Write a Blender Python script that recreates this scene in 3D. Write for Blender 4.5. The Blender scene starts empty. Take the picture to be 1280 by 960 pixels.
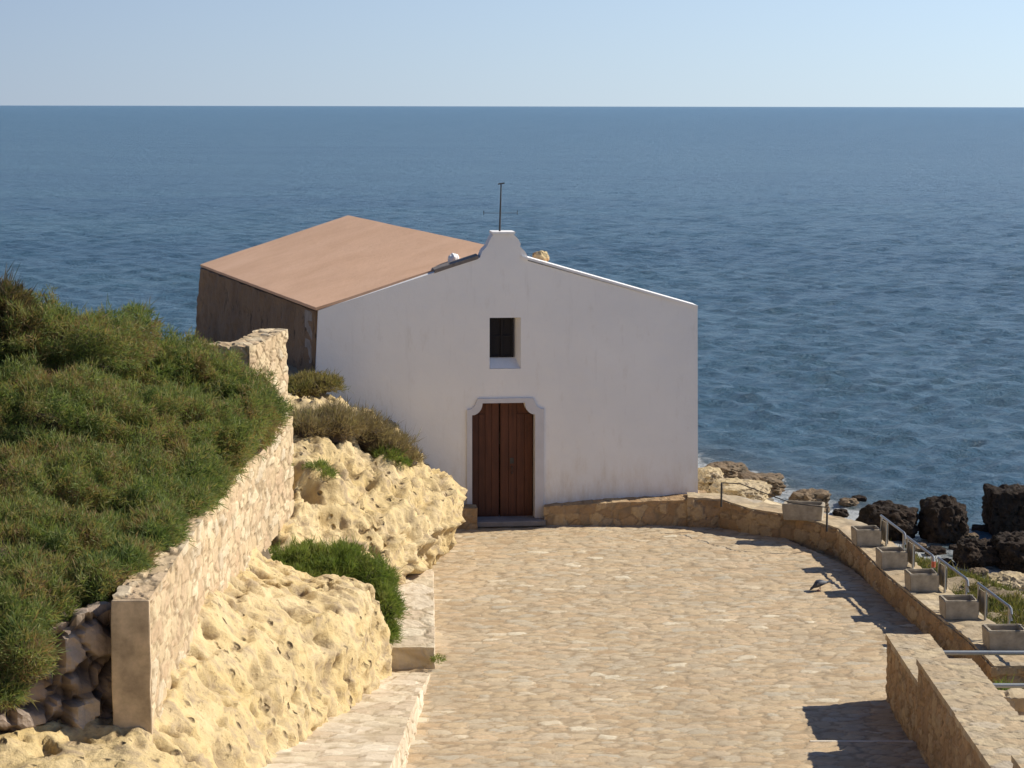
import bpy, bmesh, math, random
import numpy as np
from mathutils import Vector, Matrix, noise, geometry
random.seed(7)
rng = np.random.default_rng(11)
C = bpy.context.scene.collection
scn = bpy.context.scene

# ------------------------------------------------------------------ camera
F_PX = 2700.0
CAM = Vector((0, 0, 8.5))
PITCH = math.atan(348.0 / F_PX)
ROLL = 0.0018
fw = Vector((0, math.cos(PITCH), -math.sin(PITCH)))
rt0 = Vector((1, 0, 0)); up0 = rt0.cross(fw)
rt = (rt0 * math.cos(ROLL) + up0 * math.sin(ROLL)).normalized()
up = rt.cross(fw).normalized()
cd = bpy.data.cameras.new('camera'); cam = bpy.data.objects.new('camera', cd); C.objects.link(cam)
cd.sensor_width = 36; cd.lens = 36 * F_PX / 1280; cd.clip_start = 0.5; cd.clip_end = 60000
m = Matrix((rt, up, -fw)).transposed().to_4x4(); m.translation = CAM
cam.matrix_world = m
scn.camera = cam

# ------------------------------------------------------------------ sky, sun, exposure
SUN_EL = math.radians(37)
SKY_A = (.98, .97, 1.05, 1); SKY_B = (1.70, 1.72, 1.85, 1)
SUN_AZ = math.radians(74)        # clockwise from +Y (the view direction)
w = bpy.data.worlds.new('World'); scn.world = w; w.use_nodes = True
nt = w.node_tree; nt.nodes.clear()
sky = nt.nodes.new('ShaderNodeTexSky'); sky.sky_type = 'NISHITA'; sky.sun_disc = False
sky.sun_elevation = SUN_EL; sky.sun_rotation = SUN_AZ
sky.air_density = 0.6; sky.dust_density = 0.05; sky.ozone_density = 3.0; sky.altitude = 0
bg = nt.nodes.new('ShaderNodeBackground'); bg.inputs['Strength'].default_value = 0.076
wo = nt.nodes.new('ShaderNodeOutputWorld')
# the sky is hazier and brighter towards the sun's side
tc = nt.nodes.new('ShaderNodeTexCoord'); dp = nt.nodes.new('ShaderNodeVectorMath'); dp.operation = 'DOT_PRODUCT'
dp.inputs[1].default_value = (math.sin(SUN_AZ), math.cos(SUN_AZ), 0)
gl_ = nt.nodes.new('ShaderNodeMapRange'); gl_.inputs[1].default_value = -.05; gl_.inputs[2].default_value = .65; gl_.inputs[3].default_value = 0; gl_.inputs[4].default_value = 1
cm = nt.nodes.new('ShaderNodeMix'); cm.data_type = 'RGBA'; cm.inputs[6].default_value = SKY_A; cm.inputs[7].default_value = SKY_B
mu = nt.nodes.new('ShaderNodeMix'); mu.data_type = 'RGBA'; mu.blend_type = 'MULTIPLY'; mu.inputs[0].default_value = 1; mu.clamp_result = False
nt.links.new(tc.outputs['Generated'], dp.inputs[0]); nt.links.new(dp.outputs['Value'], gl_.inputs[0]); nt.links.new(gl_.outputs[0], cm.inputs[0])
nt.links.new(sky.outputs[0], mu.inputs[6]); nt.links.new(cm.outputs[2], mu.inputs[7])
sp_ = nt.nodes.new('ShaderNodeSeparateXYZ'); nt.links.new(tc.outputs['Generated'], sp_.inputs[0])
hz = nt.nodes.new('ShaderNodeMapRange'); hz.inputs[1].default_value = 0; hz.inputs[2].default_value = .35; hz.inputs[3].default_value = .80; hz.inputs[4].default_value = 0; nt.links.new(sp_.outputs['Z'], hz.inputs[0])
hc = nt.nodes.new('ShaderNodeMix'); hc.data_type = 'RGBA'; hc.inputs[6].default_value = (3.3, 4.1, 5.5, 1); hc.inputs[7].default_value = (6.9, 8.4, 9.5, 1); nt.links.new(gl_.outputs[0], hc.inputs[0])
hm = nt.nodes.new('ShaderNodeMix'); hm.data_type = 'RGBA'; hm.clamp_result = False
nt.links.new(hz.outputs[0], hm.inputs[0]); nt.links.new(mu.outputs[2], hm.inputs[6]); nt.links.new(hc.outputs[2], hm.inputs[7])
nt.links.new(hm.outputs[2], bg.inputs[0]); nt.links.new(bg.outputs[0], wo.inputs[0])
sl = bpy.data.lights.new('sun', 'SUN'); sl.energy = 4.8; sl.angle = math.radians(0.53); sl.color = (1.0, 0.93, 0.80)
so = bpy.data.objects.new('sun', sl); C.objects.link(so)
sd = Vector((math.sin(SUN_AZ) * math.cos(SUN_EL), math.cos(SUN_AZ) * math.cos(SUN_EL), math.sin(SUN_EL)))
so.rotation_euler = (-sd).to_track_quat('-Z', 'Y').to_euler(); so.location = (30, 10, 40)
vs = scn.view_settings
vs.view_transform = 'Standard'; vs.look = 'None'; vs.exposure = 0.38; vs.gamma = 1.0; vs.use_curve_mapping = False

# ------------------------------------------------------------------ helpers
def ray(px, py):
    return (fw * F_PX + rt * (px - 640) + up * (480 - py)).normalized()
def at_z(px, py, z):
    d = ray(px, py); return CAM + d * ((z - CAM.z) / d.z)
def at_y(px, py, Y):
    d = ray(px, py); return CAM + d * (Y / d.y)
def vcol(c): return (c[0], c[1], c[2], 1.0)
def mesh_np(name, V, F, mat=None, parent=None, attrs=None, smooth=False):
    me = bpy.data.meshes.new(name)
    V = np.asarray(V, dtype=np.float32); F = np.asarray(F, dtype=np.int32)
    k = F.shape[1]
    me.vertices.add(len(V)); me.vertices.foreach_set('co', V.ravel())
    me.loops.add(F.size); me.loops.foreach_set('vertex_index', F.ravel())
    me.polygons.add(len(F)); me.polygons.foreach_set('loop_start', np.arange(0, F.size, k, dtype=np.int32))
    me.update(calc_edges=True)
    if attrs:
        for an, av in attrs.items():
            a = me.attributes.new(an, 'FLOAT', 'POINT'); a.data.foreach_set('value', np.asarray(av, dtype=np.float32))
    if smooth: me.polygons.foreach_set('use_smooth', np.ones(len(F), dtype=bool))
    if mat: me.materials.append(mat)
    o = bpy.data.objects.new(name, me); C.objects.link(o)
    if parent: o.parent = parent
    return o
def obj(name, bm, mat, parent=None, smooth=False):
    me = bpy.data.meshes.new(name)
    bmesh.ops.recalc_face_normals(bm, faces=bm.faces)
    bm.to_mesh(me); bm.free()
    me.materials.append(mat)
    if smooth:
        for p in me.polygons: p.use_smooth = True
    o = bpy.data.objects.new(name, me); C.objects.link(o)
    if parent: o.parent = parent
    return o
def tag(o, label, cat, group=None):
    o['label'] = label; o['category'] = cat
    if group: o['group'] = group
    return o
def struct(o): o['kind'] = 'structure'; return o
def stuff(o, label=None, cat=None):
    o['kind'] = 'stuff'
    if label: o['label'] = label; o['category'] = cat
    return o
def empty(name, loc=(0, 0, 0), rz=0):
    o = bpy.data.objects.new(name, None); C.objects.link(o); o.location = loc; o.rotation_euler = (0, 0, rz)
    o.empty_display_size = 0.2
    return o
def add_box(bm, lo, hi, bevel=0.0, M=None):
    r = bmesh.ops.create_cube(bm, size=1)
    vs_ = r['verts']
    for v in vs_:
        v.co = Vector([lo[i] + (v.co[i] + .5) * (hi[i] - lo[i]) for i in range(3)])
    if bevel:
        es = list({e for v in vs_ for e in v.link_edges})
        bmesh.ops.bevel(bm, geom=es, offset=bevel, segments=2, affect='EDGES', profile=0.5)
    if M:
        for v in vs_:
            if v.is_valid: v.co = M @ v.co
def add_tube(bm, pts, r, n=8, taper=None):
    pts = [Vector(p) for p in pts]; rings = []
    for i, p in enumerate(pts):
        t = (pts[min(i + 1, len(pts) - 1)] - pts[max(i - 1, 0)]).normalized()
        a = t.cross(Vector((0, 0, 1)));
        if a.length < 0.1: a = t.cross(Vector((0, 1, 0)))
        a.normalize(); b = t.cross(a)
        rr = r if not taper else r * taper[i]
        rings.append([bm.verts.new(p + (a * math.cos(k * 2 * math.pi / n) + b * math.sin(k * 2 * math.pi / n)) * rr) for k in range(n)])
    for i in range(len(rings) - 1):
        for k in range(n):
            bm.faces.new((rings[i][k], rings[i][(k + 1) % n], rings[i + 1][(k + 1) % n], rings[i + 1][k]))
    bm.faces.new(rings[0][::-1]); bm.faces.new(rings[-1])
def slab(bm, outer, holes, y0, y1):
    """wall plate in the x-z plane between depths y0 (front) and y1 (back), with holes"""
    loops = [outer] + holes
    tris = geometry.tessellate_polygon([[Vector((p[0], p[1], 0)) for p in l] for l in loops])
    flat = [p for l in loops for p in l]
    fr = [bm.verts.new((p[0], y0, p[1])) for p in flat]; bk = [bm.verts.new((p[0], y1, p[1])) for p in flat]
    for t in tris:
        try:
            bm.faces.new([fr[i] for i in t]); bm.faces.new([bk[i] for i in t][::-1])
        except ValueError: pass
    o = 0
    for l in loops:
        n = len(l)
        for i in range(n):
            j = (i + 1) % n
            bm.faces.new((fr[o + i], fr[o + j], bk[o + j], bk[o + i]))
        o += n

# ------------------------------------------------------------------ materials
def new_mat(name):
    mt = bpy.data.materials.new(name); mt.use_nodes = True
    n = mt.node_tree.nodes; b = n['Principled BSDF']
    return mt, mt.node_tree, b
class NB:
    def __init__(s, tree): s.t = tree
    def n(s, typ, **kw):
        x = s.t.nodes.new(typ)
        for k, v in kw.items(): setattr(x, k, v)
        return x
    def l(s, a, b): s.t.links.new(a, b)
    def noise(s, co, scale, detail=6, rough=0.6, dist=0.0):
        x = s.n('ShaderNodeTexNoise'); x.inputs['Scale'].default_value = scale; x.inputs['Detail'].default_value = detail
        x.inputs['Roughness'].default_value = rough; x.inputs['Distortion'].default_value = dist
        if co is not None: s.l(co, x.inputs['Vector'])
        return x.outputs['Fac']
    def ramp(s, f, stops):
        x = s.n('ShaderNodeValToRGB'); e = x.color_ramp.elements
        while len(e) < len(stops): e.new(0.5)
        for i, (p, c) in enumerate(stops): e[i].position = p; e[i].color = vcol(c) if not isinstance(c, float) else (c, c, c, 1)
        s.l(f, x.inputs[0]); return x.outputs[0]
    def mix(s, f, a, b, mode='MIX'):
        x = s.n('ShaderNodeMix', data_type='RGBA', blend_type=mode)
        for sock, v in ((x.inputs[0], f), (x.inputs[6], a), (x.inputs[7], b)):
            if isinstance(v, (int, float)): sock.default_value = v
            elif isinstance(v, (tuple, list)): sock.default_value = vcol(v)
            else: s.l(v, sock)
        return x.outputs[2]
    def math(s, op, a, b=0.0):
        x = s.n('ShaderNodeMath', operation=op)
        for sock, v in ((x.inputs[0], a), (x.inputs[1], b)):
            if isinstance(v, (int, float)): sock.default_value = v
            else: s.l(v, sock)
        return x.outputs[0]
    def obj_co(s): return s.n('ShaderNodeTexCoord').outputs['Object']
    def mapping(s, co, scale=(1, 1, 1), rot=(0, 0, 0)):
        x = s.n('ShaderNodeMapping'); x.inputs['Scale'].default_value = scale; x.inputs['Rotation'].default_value = rot
        s.l(co, x.inputs['Vector']); return x.outputs[0]
    def attr(s, name):
        x = s.n('ShaderNodeAttribute'); x.attribute_name = name; return x.outputs['Fac']
    def bump(s, h, strength, dist, b):
        x = s.n('ShaderNodeBump'); x.inputs['Strength'].default_value = strength; x.inputs['Distance'].default_value = dist
        s.l(h, x.inputs['Height']); s.l(x.outputs[0], b.inputs['Normal']); return x

def rock_mat(name, base, pale, grey, dark, rough=0.95, scale=1.0, bumpd=0.04):
    mt, t, b = new_mat(name); q = NB(t); co = q.obj_co()
    n1 = q.noise(co, 0.9 * scale, 8, .62); n2 = q.noise(co, 3.5 * scale, 8, .65, .4); n3 = q.noise(co, 14 * scale, 6, .7)
    c = q.mix(q.ramp(n1, [(.35, 0.0), (.68, 1.0)]), base, pale)
    c = q.mix(q.ramp(n2, [(.48, 0.0), (.66, 0.9)]), c, grey)
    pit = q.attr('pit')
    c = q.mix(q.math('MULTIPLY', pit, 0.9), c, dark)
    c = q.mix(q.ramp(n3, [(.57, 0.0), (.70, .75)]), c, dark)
    vo = q.n('ShaderNodeTexVoronoi'); vo.inputs['Scale'].default_value = 5.5 * scale; wv = q.n('ShaderNodeTexNoise'); wv.inputs['Scale'].default_value = 4; q.l(co, wv.inputs['Vector'])
    q.l(q.mix(.12, co, wv.outputs['Color']), vo.inputs['Vector'])
    hole = q.math('MULTIPLY', q.ramp(vo.outputs['Distance'], [(.12, 1.0), (.30, 0.0)]), q.ramp(q.noise(co, 1.4, 4, .6), [(.47, 0.0), (.57, 1.0)]))
    c = q.mix(q.math('MULTIPLY', hole, .8), c, dark)
    q.l(c, b.inputs['Base Color']); b.inputs['Roughness'].default_value = rough
    h = q.math('ADD', q.math('MULTIPLY', n2, .6), q.math('MULTIPLY', n3, .5)); h = q.math('SUBTRACT', h, q.math('MULTIPLY', hole, 1.2))
    q.bump(h, 0.9, bumpd, b); b.inputs['Specular IOR Level'].default_value = .2
    return mt
def stone_mat(name, stops, joint, rough=0.9, tint=None, bumpd=0.015, jw=(.0, .35)):
    mt, t, b = new_mat(name); q = NB(t); co = q.obj_co()
    r = q.attr('rnd'); e = q.attr('edge')
    c = q.ramp(r, stops)
    n1 = q.noise(co, 18, 6, .7); n0 = q.noise(co, .55, 4, .6)
    c = q.mix(q.ramp(n1, [(.35, .0), (.75, .55)]), c, tint or (.30, .25, .18))
    c = q.mix(.5, c, q.mix(q.ramp(n0, [(.35, 0.0), (.65, 1.0)]), (.72, .68, .62), (1.0, .96, .9)), 'MULTIPLY')
    c = q.mix(q.ramp(e, [(jw[0], 1.0), (jw[1], 0.0)]), c, joint)
    q.l(c, b.inputs['Base Color']); b.inputs['Roughness'].default_value = rough; b.inputs['Specular IOR Level'].default_value = .2
    q.bump(n1, .8, bumpd, b)
    return mt
def plain_mat(name, col, rough=0.8, var=0.15, scale=3.0, metal=0.0, bumpd=0.004):
    mt, t, b = new_mat(name); q = NB(t); co = q.obj_co()
    n = q.noise(co, scale, 6, .65)
    c = q.mix(q.ramp(n, [(.3, 0.0), (.7, 1.0)]), tuple(x * (1 - var) for x in col), tuple(min(1, x * (1 + var)) for x in col))
    q.l(c, b.inputs['Base Color']); b.inputs['Roughness'].default_value = rough; b.inputs['Metallic'].default_value = metal
    q.bump(q.noise(co, scale * 8, 5, .7), .6, bumpd, b)
    return mt

LIME = rock_mat('limestone', (.58, .43, .20), (.65, .51, .29), (.37, .28, .18), (.17, .115, .065), bumpd=.07)
LIME2 = rock_mat('weathered_limestone', (.44, .34, .19), (.52, .42, .27), (.30, .24, .17), (.14, .10, .06))
SHORE = rock_mat('shore_rock', (.17, .12, .075), (.26, .19, .12), (.11, .09, .065), (.04, .03, .02))
DARKROCK = rock_mat('dark_boulder', (.020, .016, .012), (.085, .056, .038), (.016, .013, .011), (.008, .007, .007), bumpd=.12)
PAVE = stone_mat('paving_stone', [(0, (.47, .34, .205)), (.18, (.60, .465, .295)), (.36, (.50, .42, .30)), (.52, (.62, .465, .295)), (.68, (.53, .475, .365)), (.82, (.61, .485, .315)), (.93, (.56, .43, .27)), (1, (.76, .69, .53))], (.32, .24, .15), jw=(.0, .15), tint=(.36, .28, .20))
DRYST = stone_mat('dry_stone', [(0, (.58, .43, .26)), (.3, (.68, .54, .34)), (.55, (.56, .40, .25)), (.8, (.74, .61, .41)), (1, (.60, .50, .36))], (.30, .22, .13), jw=(.0, .16))
BROWNST = stone_mat('brown_stone', [(0, (.38, .25, .135)), (.3, (.50, .345, .195)), (.55, (.34, .235, .14)), (.8, (.56, .42, .25)), (1, (.44, .345, .23))], (.26, .19, .115), jw=(.0, .12), tint=(.22, .14, .08))
CAPST = stone_mat('coping_stone', [(0, (.48, .36, .22)), (.3, (.56, .43, .27)), (.55, (.45, .37, .26)), (.8, (.60, .48, .30)), (1, (.52, .45, .35))], (.36, .28, .18), jw=(.0, .12))
PALEST = stone_mat('pale_stone', [(0, (.66, .56, .40)), (.3, (.74, .65, .50)), (.6, (.62, .50, .36)), (1, (.78, .70, .56))], (.44, .35, .23), jw=(.0, .12), tint=(.52, .42, .29))
PURPST = stone_mat('purple_stone', [(0, (.36, .27, .22)), (.4, (.50, .39, .32)), (.7, (.42, .34, .28)), (1, (.58, .47, .36))], (.07, .05, .04), jw=(.0, .25))
SOIL = plain_mat('soil', (.20, .15, .09), .95, .3, 2.0, bumpd=.03)
STEPMAT = plain_mat('step_stone', (.50, .40, .29), .9, .2, 6)

def white_mat():
    mt, t, b = new_mat('whitewash'); q = NB(t); co = q.obj_co()
    n1 = q.noise(co, .5, 5, .6); n2 = q.noise(q.mapping(co, (2.2, 2.2, .7)), 2.0, 8, .7); n3 = q.noise(co, 26, 4, .7)
    c = q.mix(q.ramp(n1, [(.35, 0.0), (.65, 1.0)]), (.77, .755, .74), (.83, .81, .785))
    c = q.mix(q.ramp(n2, [(.56, 0.0), (.76, .40)]), c, (.58, .52, .45))
    n5 = q.noise(q.mapping(co, (3.5, 3.5, .35)), 1.3, 6, .65); c = q.mix(q.ramp(n5, [(.58, 0.0), (.75, .22)]), c, (.46, .43, .40))
    sx = q.n('ShaderNodeSeparateXYZ'); q.l(co, sx.inputs[0]); lo = q.n('ShaderNodeMapRange'); lo.inputs[1].default_value = 1.5; lo.inputs[2].default_value = .4; lo.inputs[3].default_value = 0; lo.inputs[4].default_value = 1; q.l(sx.outputs['Z'], lo.inputs[0])
    c = q.mix(q.math('MULTIPLY', lo.outputs[0], q.ramp(n2, [(.42, 0.0), (.62, .6)])), c, (.60, .50, .38))
    q.l(c, b.inputs['Base Color']); b.inputs['Roughness'].default_value = .9
    n4 = q.noise(co, 3.0, 5, .6)
    q.bump(q.math('ADD', q.math('MULTIPLY', n4, .8), q.math('MULTIPLY', n3, .2)), .7, .03, b); return mt
WHITE = white_mat()
TRIM = plain_mat('door_surround_plaster', (.56, .55, .57), .85, .06, 3)
def roof_mat():
    mt, t, b = new_mat('terracotta_roof'); q = NB(t); co = q.obj_co()
    n1 = q.noise(co, .7, 6, .65, .3); n2 = q.noise(co, 5, 8, .7)
    c = q.mix(q.ramp(n1, [(.3, 0.0), (.7, 1.0)]), (.64, .38, .225), (.74, .46, .29))
    c = q.mix(q.ramp(n2, [(.55, 0.0), (.75, .4)]), c, (.54, .34, .21))
    q.l(c, b.inputs['Base Color']); b.inputs['Roughness'].default_value = .95
    q.bump(q.noise(co, 12, 6, .7), .6, .012, b); return mt
ROOF = roof_mat()
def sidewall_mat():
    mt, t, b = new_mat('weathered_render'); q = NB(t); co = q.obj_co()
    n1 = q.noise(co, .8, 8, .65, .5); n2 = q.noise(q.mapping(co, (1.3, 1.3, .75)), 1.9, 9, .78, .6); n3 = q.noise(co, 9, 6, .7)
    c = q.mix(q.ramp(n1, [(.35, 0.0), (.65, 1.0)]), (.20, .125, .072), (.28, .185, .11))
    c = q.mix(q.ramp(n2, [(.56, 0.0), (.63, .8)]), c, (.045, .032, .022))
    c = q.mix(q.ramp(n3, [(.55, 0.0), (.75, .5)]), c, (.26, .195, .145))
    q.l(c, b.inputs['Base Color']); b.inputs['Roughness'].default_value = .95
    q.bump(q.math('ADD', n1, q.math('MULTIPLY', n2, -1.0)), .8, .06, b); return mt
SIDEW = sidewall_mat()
def wood_mat(name, a, bcol):
    mt, t, b = new_mat(name); q = NB(t); co = q.obj_co()
    n1 = q.noise(q.mapping(co, (9, 9, .6)), 2, 6, .6); n2 = q.noise(co, 1.5, 4, .6)
    c = q.mix(q.ramp(n1, [(.3, 0.0), (.7, 1.0)]), a, bcol)
    c = q.mix(q.ramp(n2, [(.4, 0.0), (.7, .5)]), c, tuple(x * .6 for x in a))
    q.l(c, b.inputs['Base Color']); b.inputs['Roughness'].default_value = .6; b.inputs['Specular IOR Level'].default_value = .3
    q.bump(n1, .5, .006, b); return mt
WOOD = wood_mat('door_wood', (.070, .024, .013), (.125, .044, .022))
DARK = plain_mat('unlit_opening', (.005, .003, .004), .8, .3, 4)  # near-black colour paints the unlit window opening, frame shares it
IRON = plain_mat('rusty_iron', (.05, .045, .04), .7, .3, 10)
STEEL = plain_mat('galvanised_steel', (.36, .35, .33), .42, .08, 8, metal=.85, bumpd=.001)
PIPE = plain_mat('grey_pipe', (.34, .36, .36), .5, .1, 8, metal=.3, bumpd=.001)
CONC = plain_mat('planter_concrete', (.36, .305, .225), .9, .3, 7, bumpd=.008)
def leaf_mat(name, cols, rough=.7):
    mt, t, b = new_mat(name); q = NB(t); co = q.obj_co()
    n = q.noise(co, 1.7, 6, .7); r = q.attr('rnd')
    f = q.math('ADD', q.math('MULTIPLY', n, 1.1), q.math('MULTIPLY', q.math('SUBTRACT', r, .5), .42))
    c = q.ramp(f, cols)
    q.l(c, b.inputs['Base Color']); b.inputs['Roughness'].default_value = rough; b.inputs['Specular IOR Level'].default_value = .25
    tr = q.n('ShaderNodeBsdfTranslucent'); q.l(q.mix(1.0, c, (1.25, 1.3, .8), 'MULTIPLY'), tr.inputs['Color'])
    ms = q.n('ShaderNodeMixShader'); ms.inputs[0].default_value = .42
    out = [x for x in t.nodes if x.type == 'OUTPUT_MATERIAL'][0]
    q.l(b.outputs[0], ms.inputs[1]); q.l(tr.outputs[0], ms.inputs[2]); q.l(ms.outputs[0], out.inputs['Surface'])
    return mt
GREEN = leaf_mat('shrub_leaves', [(.28, (.06, .095, .03)), (.40, (.125, .17, .052)), (.54, (.205, .235, .08)), (.66, (.27, .225, .095)), (.76, (.27, .165, .085)), (.88, (.17, .11, .06))])
GREEN2 = leaf_mat('bright_leaves', [(.30, (.10, .15, .035)), (.5, (.16, .21, .05)), (.7, (.21, .23, .07)), (.85, (.26, .23, .09))])
DRYG = leaf_mat('dry_twigs', [(.30, (.16, .12, .07)), (.5, (.23, .17, .10)), (.68, (.30, .24, .15)), (.85, (.16, .18, .08))])
GRASS = leaf_mat('bank_grass', [(.30, (.055, .07, .022)), (.5, (.11, .115, .035)), (.62, (.16, .14, .05)), (.8, (.22, .165, .075))])
YELLOW = plain_mat('yellow_petals', (.75, .48, .03), .6, .1, 5)
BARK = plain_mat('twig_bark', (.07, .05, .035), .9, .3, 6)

# ------------------------------------------------------------------ terrain function
COAST = [(-400, 60), (-60, 56), (-30, 60), (-14, 64), (-3, 67), (3.5, 66), (5.4, 61.5), (7.6, 56), (8.6, 52.5), (9.4, 48.5), (11.0, 45.4), (12.8, 41), (15, 34), (17, 24), (22, 8), (26, -30), (30, -120), (-400, -120)]
def seg_sd(X, Y, poly):
    P = np.stack([X, Y], -1); d = np.full(X.shape, 1e9); inside = np.zeros(X.shape, bool)
    n = len(poly)
    for i in range(n):
        a = np.array(poly[i], float); b = np.array(poly[(i + 1) % n], float)
        ab = b - a; t = np.clip(((P - a) @ ab) / (ab @ ab), 0, 1)
        d = np.minimum(d, np.linalg.norm(P - (a + t[..., None] * ab), axis=-1))
        cond = ((a[1] > Y) != (b[1] > Y)) & (X < (b[0] - a[0]) * (Y - a[1]) / (b[1] - a[1] + 1e-12) + a[0])
        inside ^= cond
    return np.where(inside, d, -d)
def sstep(a, b, x): t = np.clip((x - a) / (b - a), 0, 1); return t * t * (3 - 2 * t)
def wallx(Y): return 5.42 + 0 * Y + np.interp(Y, [20, 31.5, 39.3, 42.2], [3.0, 1.62, 0.7, -0.2])
SEA = -2.0
def terrain(X, Y):
    X = np.asarray(X, float); Y = np.asarray(Y, float)
    left = 1.9 + sstep(0, .5, Y - 22.8 - .83 * np.clip(X + 4.2, -3, 0)) * (1.15 + .07 * (Y - 22) + .38 * np.clip(-X - 4.3, 0, 4.2)) * (1 - sstep(32.2, 33.2, Y)) + sstep(32.2, 33.2, Y) * 1.1
    left = left - .04 * np.clip(-X - 9, 0, 30) - sstep(33, 35, Y) * sstep(-5.3, -6.5, X) * .8
    right = -0.12 - sstep(6.6, 9.0, X) * .5
    lv = right + (left - right) * sstep(-1.6, -4.3, X) if False else np.where(X < -4.2, left, np.where(X > -2.6, right, right + (left - right) * sstep(0, 1, (-2.6 - X) / 1.6) - 1.1))
    behind = np.clip((25.0 - Y) * .26, 0, 6.6)
    lv = np.where(X > -2.6, np.maximum(lv, behind - .4), np.maximum(lv, np.minimum(behind, 6.0) - .4))
    s = seg_sd(X, Y, COAST)
    shore = SEA - .15 + .42 * s
    shore = np.where(s < 0, np.maximum(SEA - .15 + .5 * s, -6.5), shore)
    return np.minimum(lv, shore)

def grid(xs, ys, fz):
    X, Y = np.meshgrid(xs, ys); Z = fz(X, Y)
    V = np.stack([X, Y, Z], -1).reshape(-1, 3)
    nx, ny = len(xs), len(ys)
    i = np.arange(ny - 1)[:, None] * nx + np.arange(nx - 1)[None]
    F = np.stack([i, i + 1, i + nx + 1, i + nx], -1).reshape(-1, 4)
    return V, F
def axis(segs):
    out = []
    for a, b, st in segs: out += list(np.arange(a, b - 1e-6, st))
    out.append(segs[-1][1]); return np.array(out)
def terr_noise(V, amp=.1):
    for i in range(len(V)):
        x, y, z = V[i]
        if abs(x) < 30 and 10 < y < 75:
            a = amp
            if -1.8 < x < wallx(y) + .8 and y < 44 and y > 24: a = 0.0
            elif x > 3.5: a = amp * 2.2
            elif x > -4.2: a = 0.02
            V[i, 2] += a * noise.fractal(Vector((x * .9, y * .9, 3.1)), 1, 2, 5)
V, F_ = grid(axis([(-400, -40, 30), (-40, -10, 2), (-10, 14, .18), (14, 40, 2)]), axis([(-120, 10, 5), (10, 20, 1), (20, 66, .2), (66, 90, 3)]), terrain)
terr_noise(V)
def ground_mat():
    mt, t, b = new_mat('rocky_ground'); q = NB(t); co = q.obj_co()
    n1 = q.noise(co, .8, 8, .65); n2 = q.noise(co, 5, 8, .7)
    c = q.mix(q.ramp(n1, [(.4, 0.0), (.6, 1.0)]), (.46, .36, .22), (.60, .48, .30))
    c = q.mix(q.ramp(n2, [(.5, 0.0), (.7, .8)]), c, (.25, .19, .12))
    g = q.n('ShaderNodeNewGeometry'); sx = q.n('ShaderNodeSeparateXYZ'); q.l(g.outputs['Position'], sx.inputs[0])
    zz = q.math('ADD', sx.outputs['Z'], q.math('MULTIPLY', n1, .7))
    wet = q.n('ShaderNodeMapRange'); wet.inputs[1].default_value = -1.6; wet.inputs[2].default_value = -.7; wet.inputs[3].default_value = 1; wet.inputs[4].default_value = 0
    q.l(zz, wet.inputs[0])
    c = q.mix(wet.outputs[0], c, (.085, .07, .05))
    c = q.mix(q.attr('soil'), c, (.13, .095, .055))
    q.l(c, b.inputs['Base Color']); b.inputs['Roughness'].default_value = .95
    q.bump(q.math('ADD', n1, n2), .9, .08, b); return mt
soil = ((V[:, 0] < -3.6) & (V[:, 1] > 22.4) & (V[:, 1] < 33.2)).astype(float)
soil = np.maximum(soil, ((V[:, 0] > wallx(V[:, 1]) + .5) & (V[:, 1] < 44) & (V[:, 2] > -1.6)) * .6)
struct(mesh_np('terrain', V, F_, ground_mat(), attrs={'soil': soil}, smooth=True))

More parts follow.
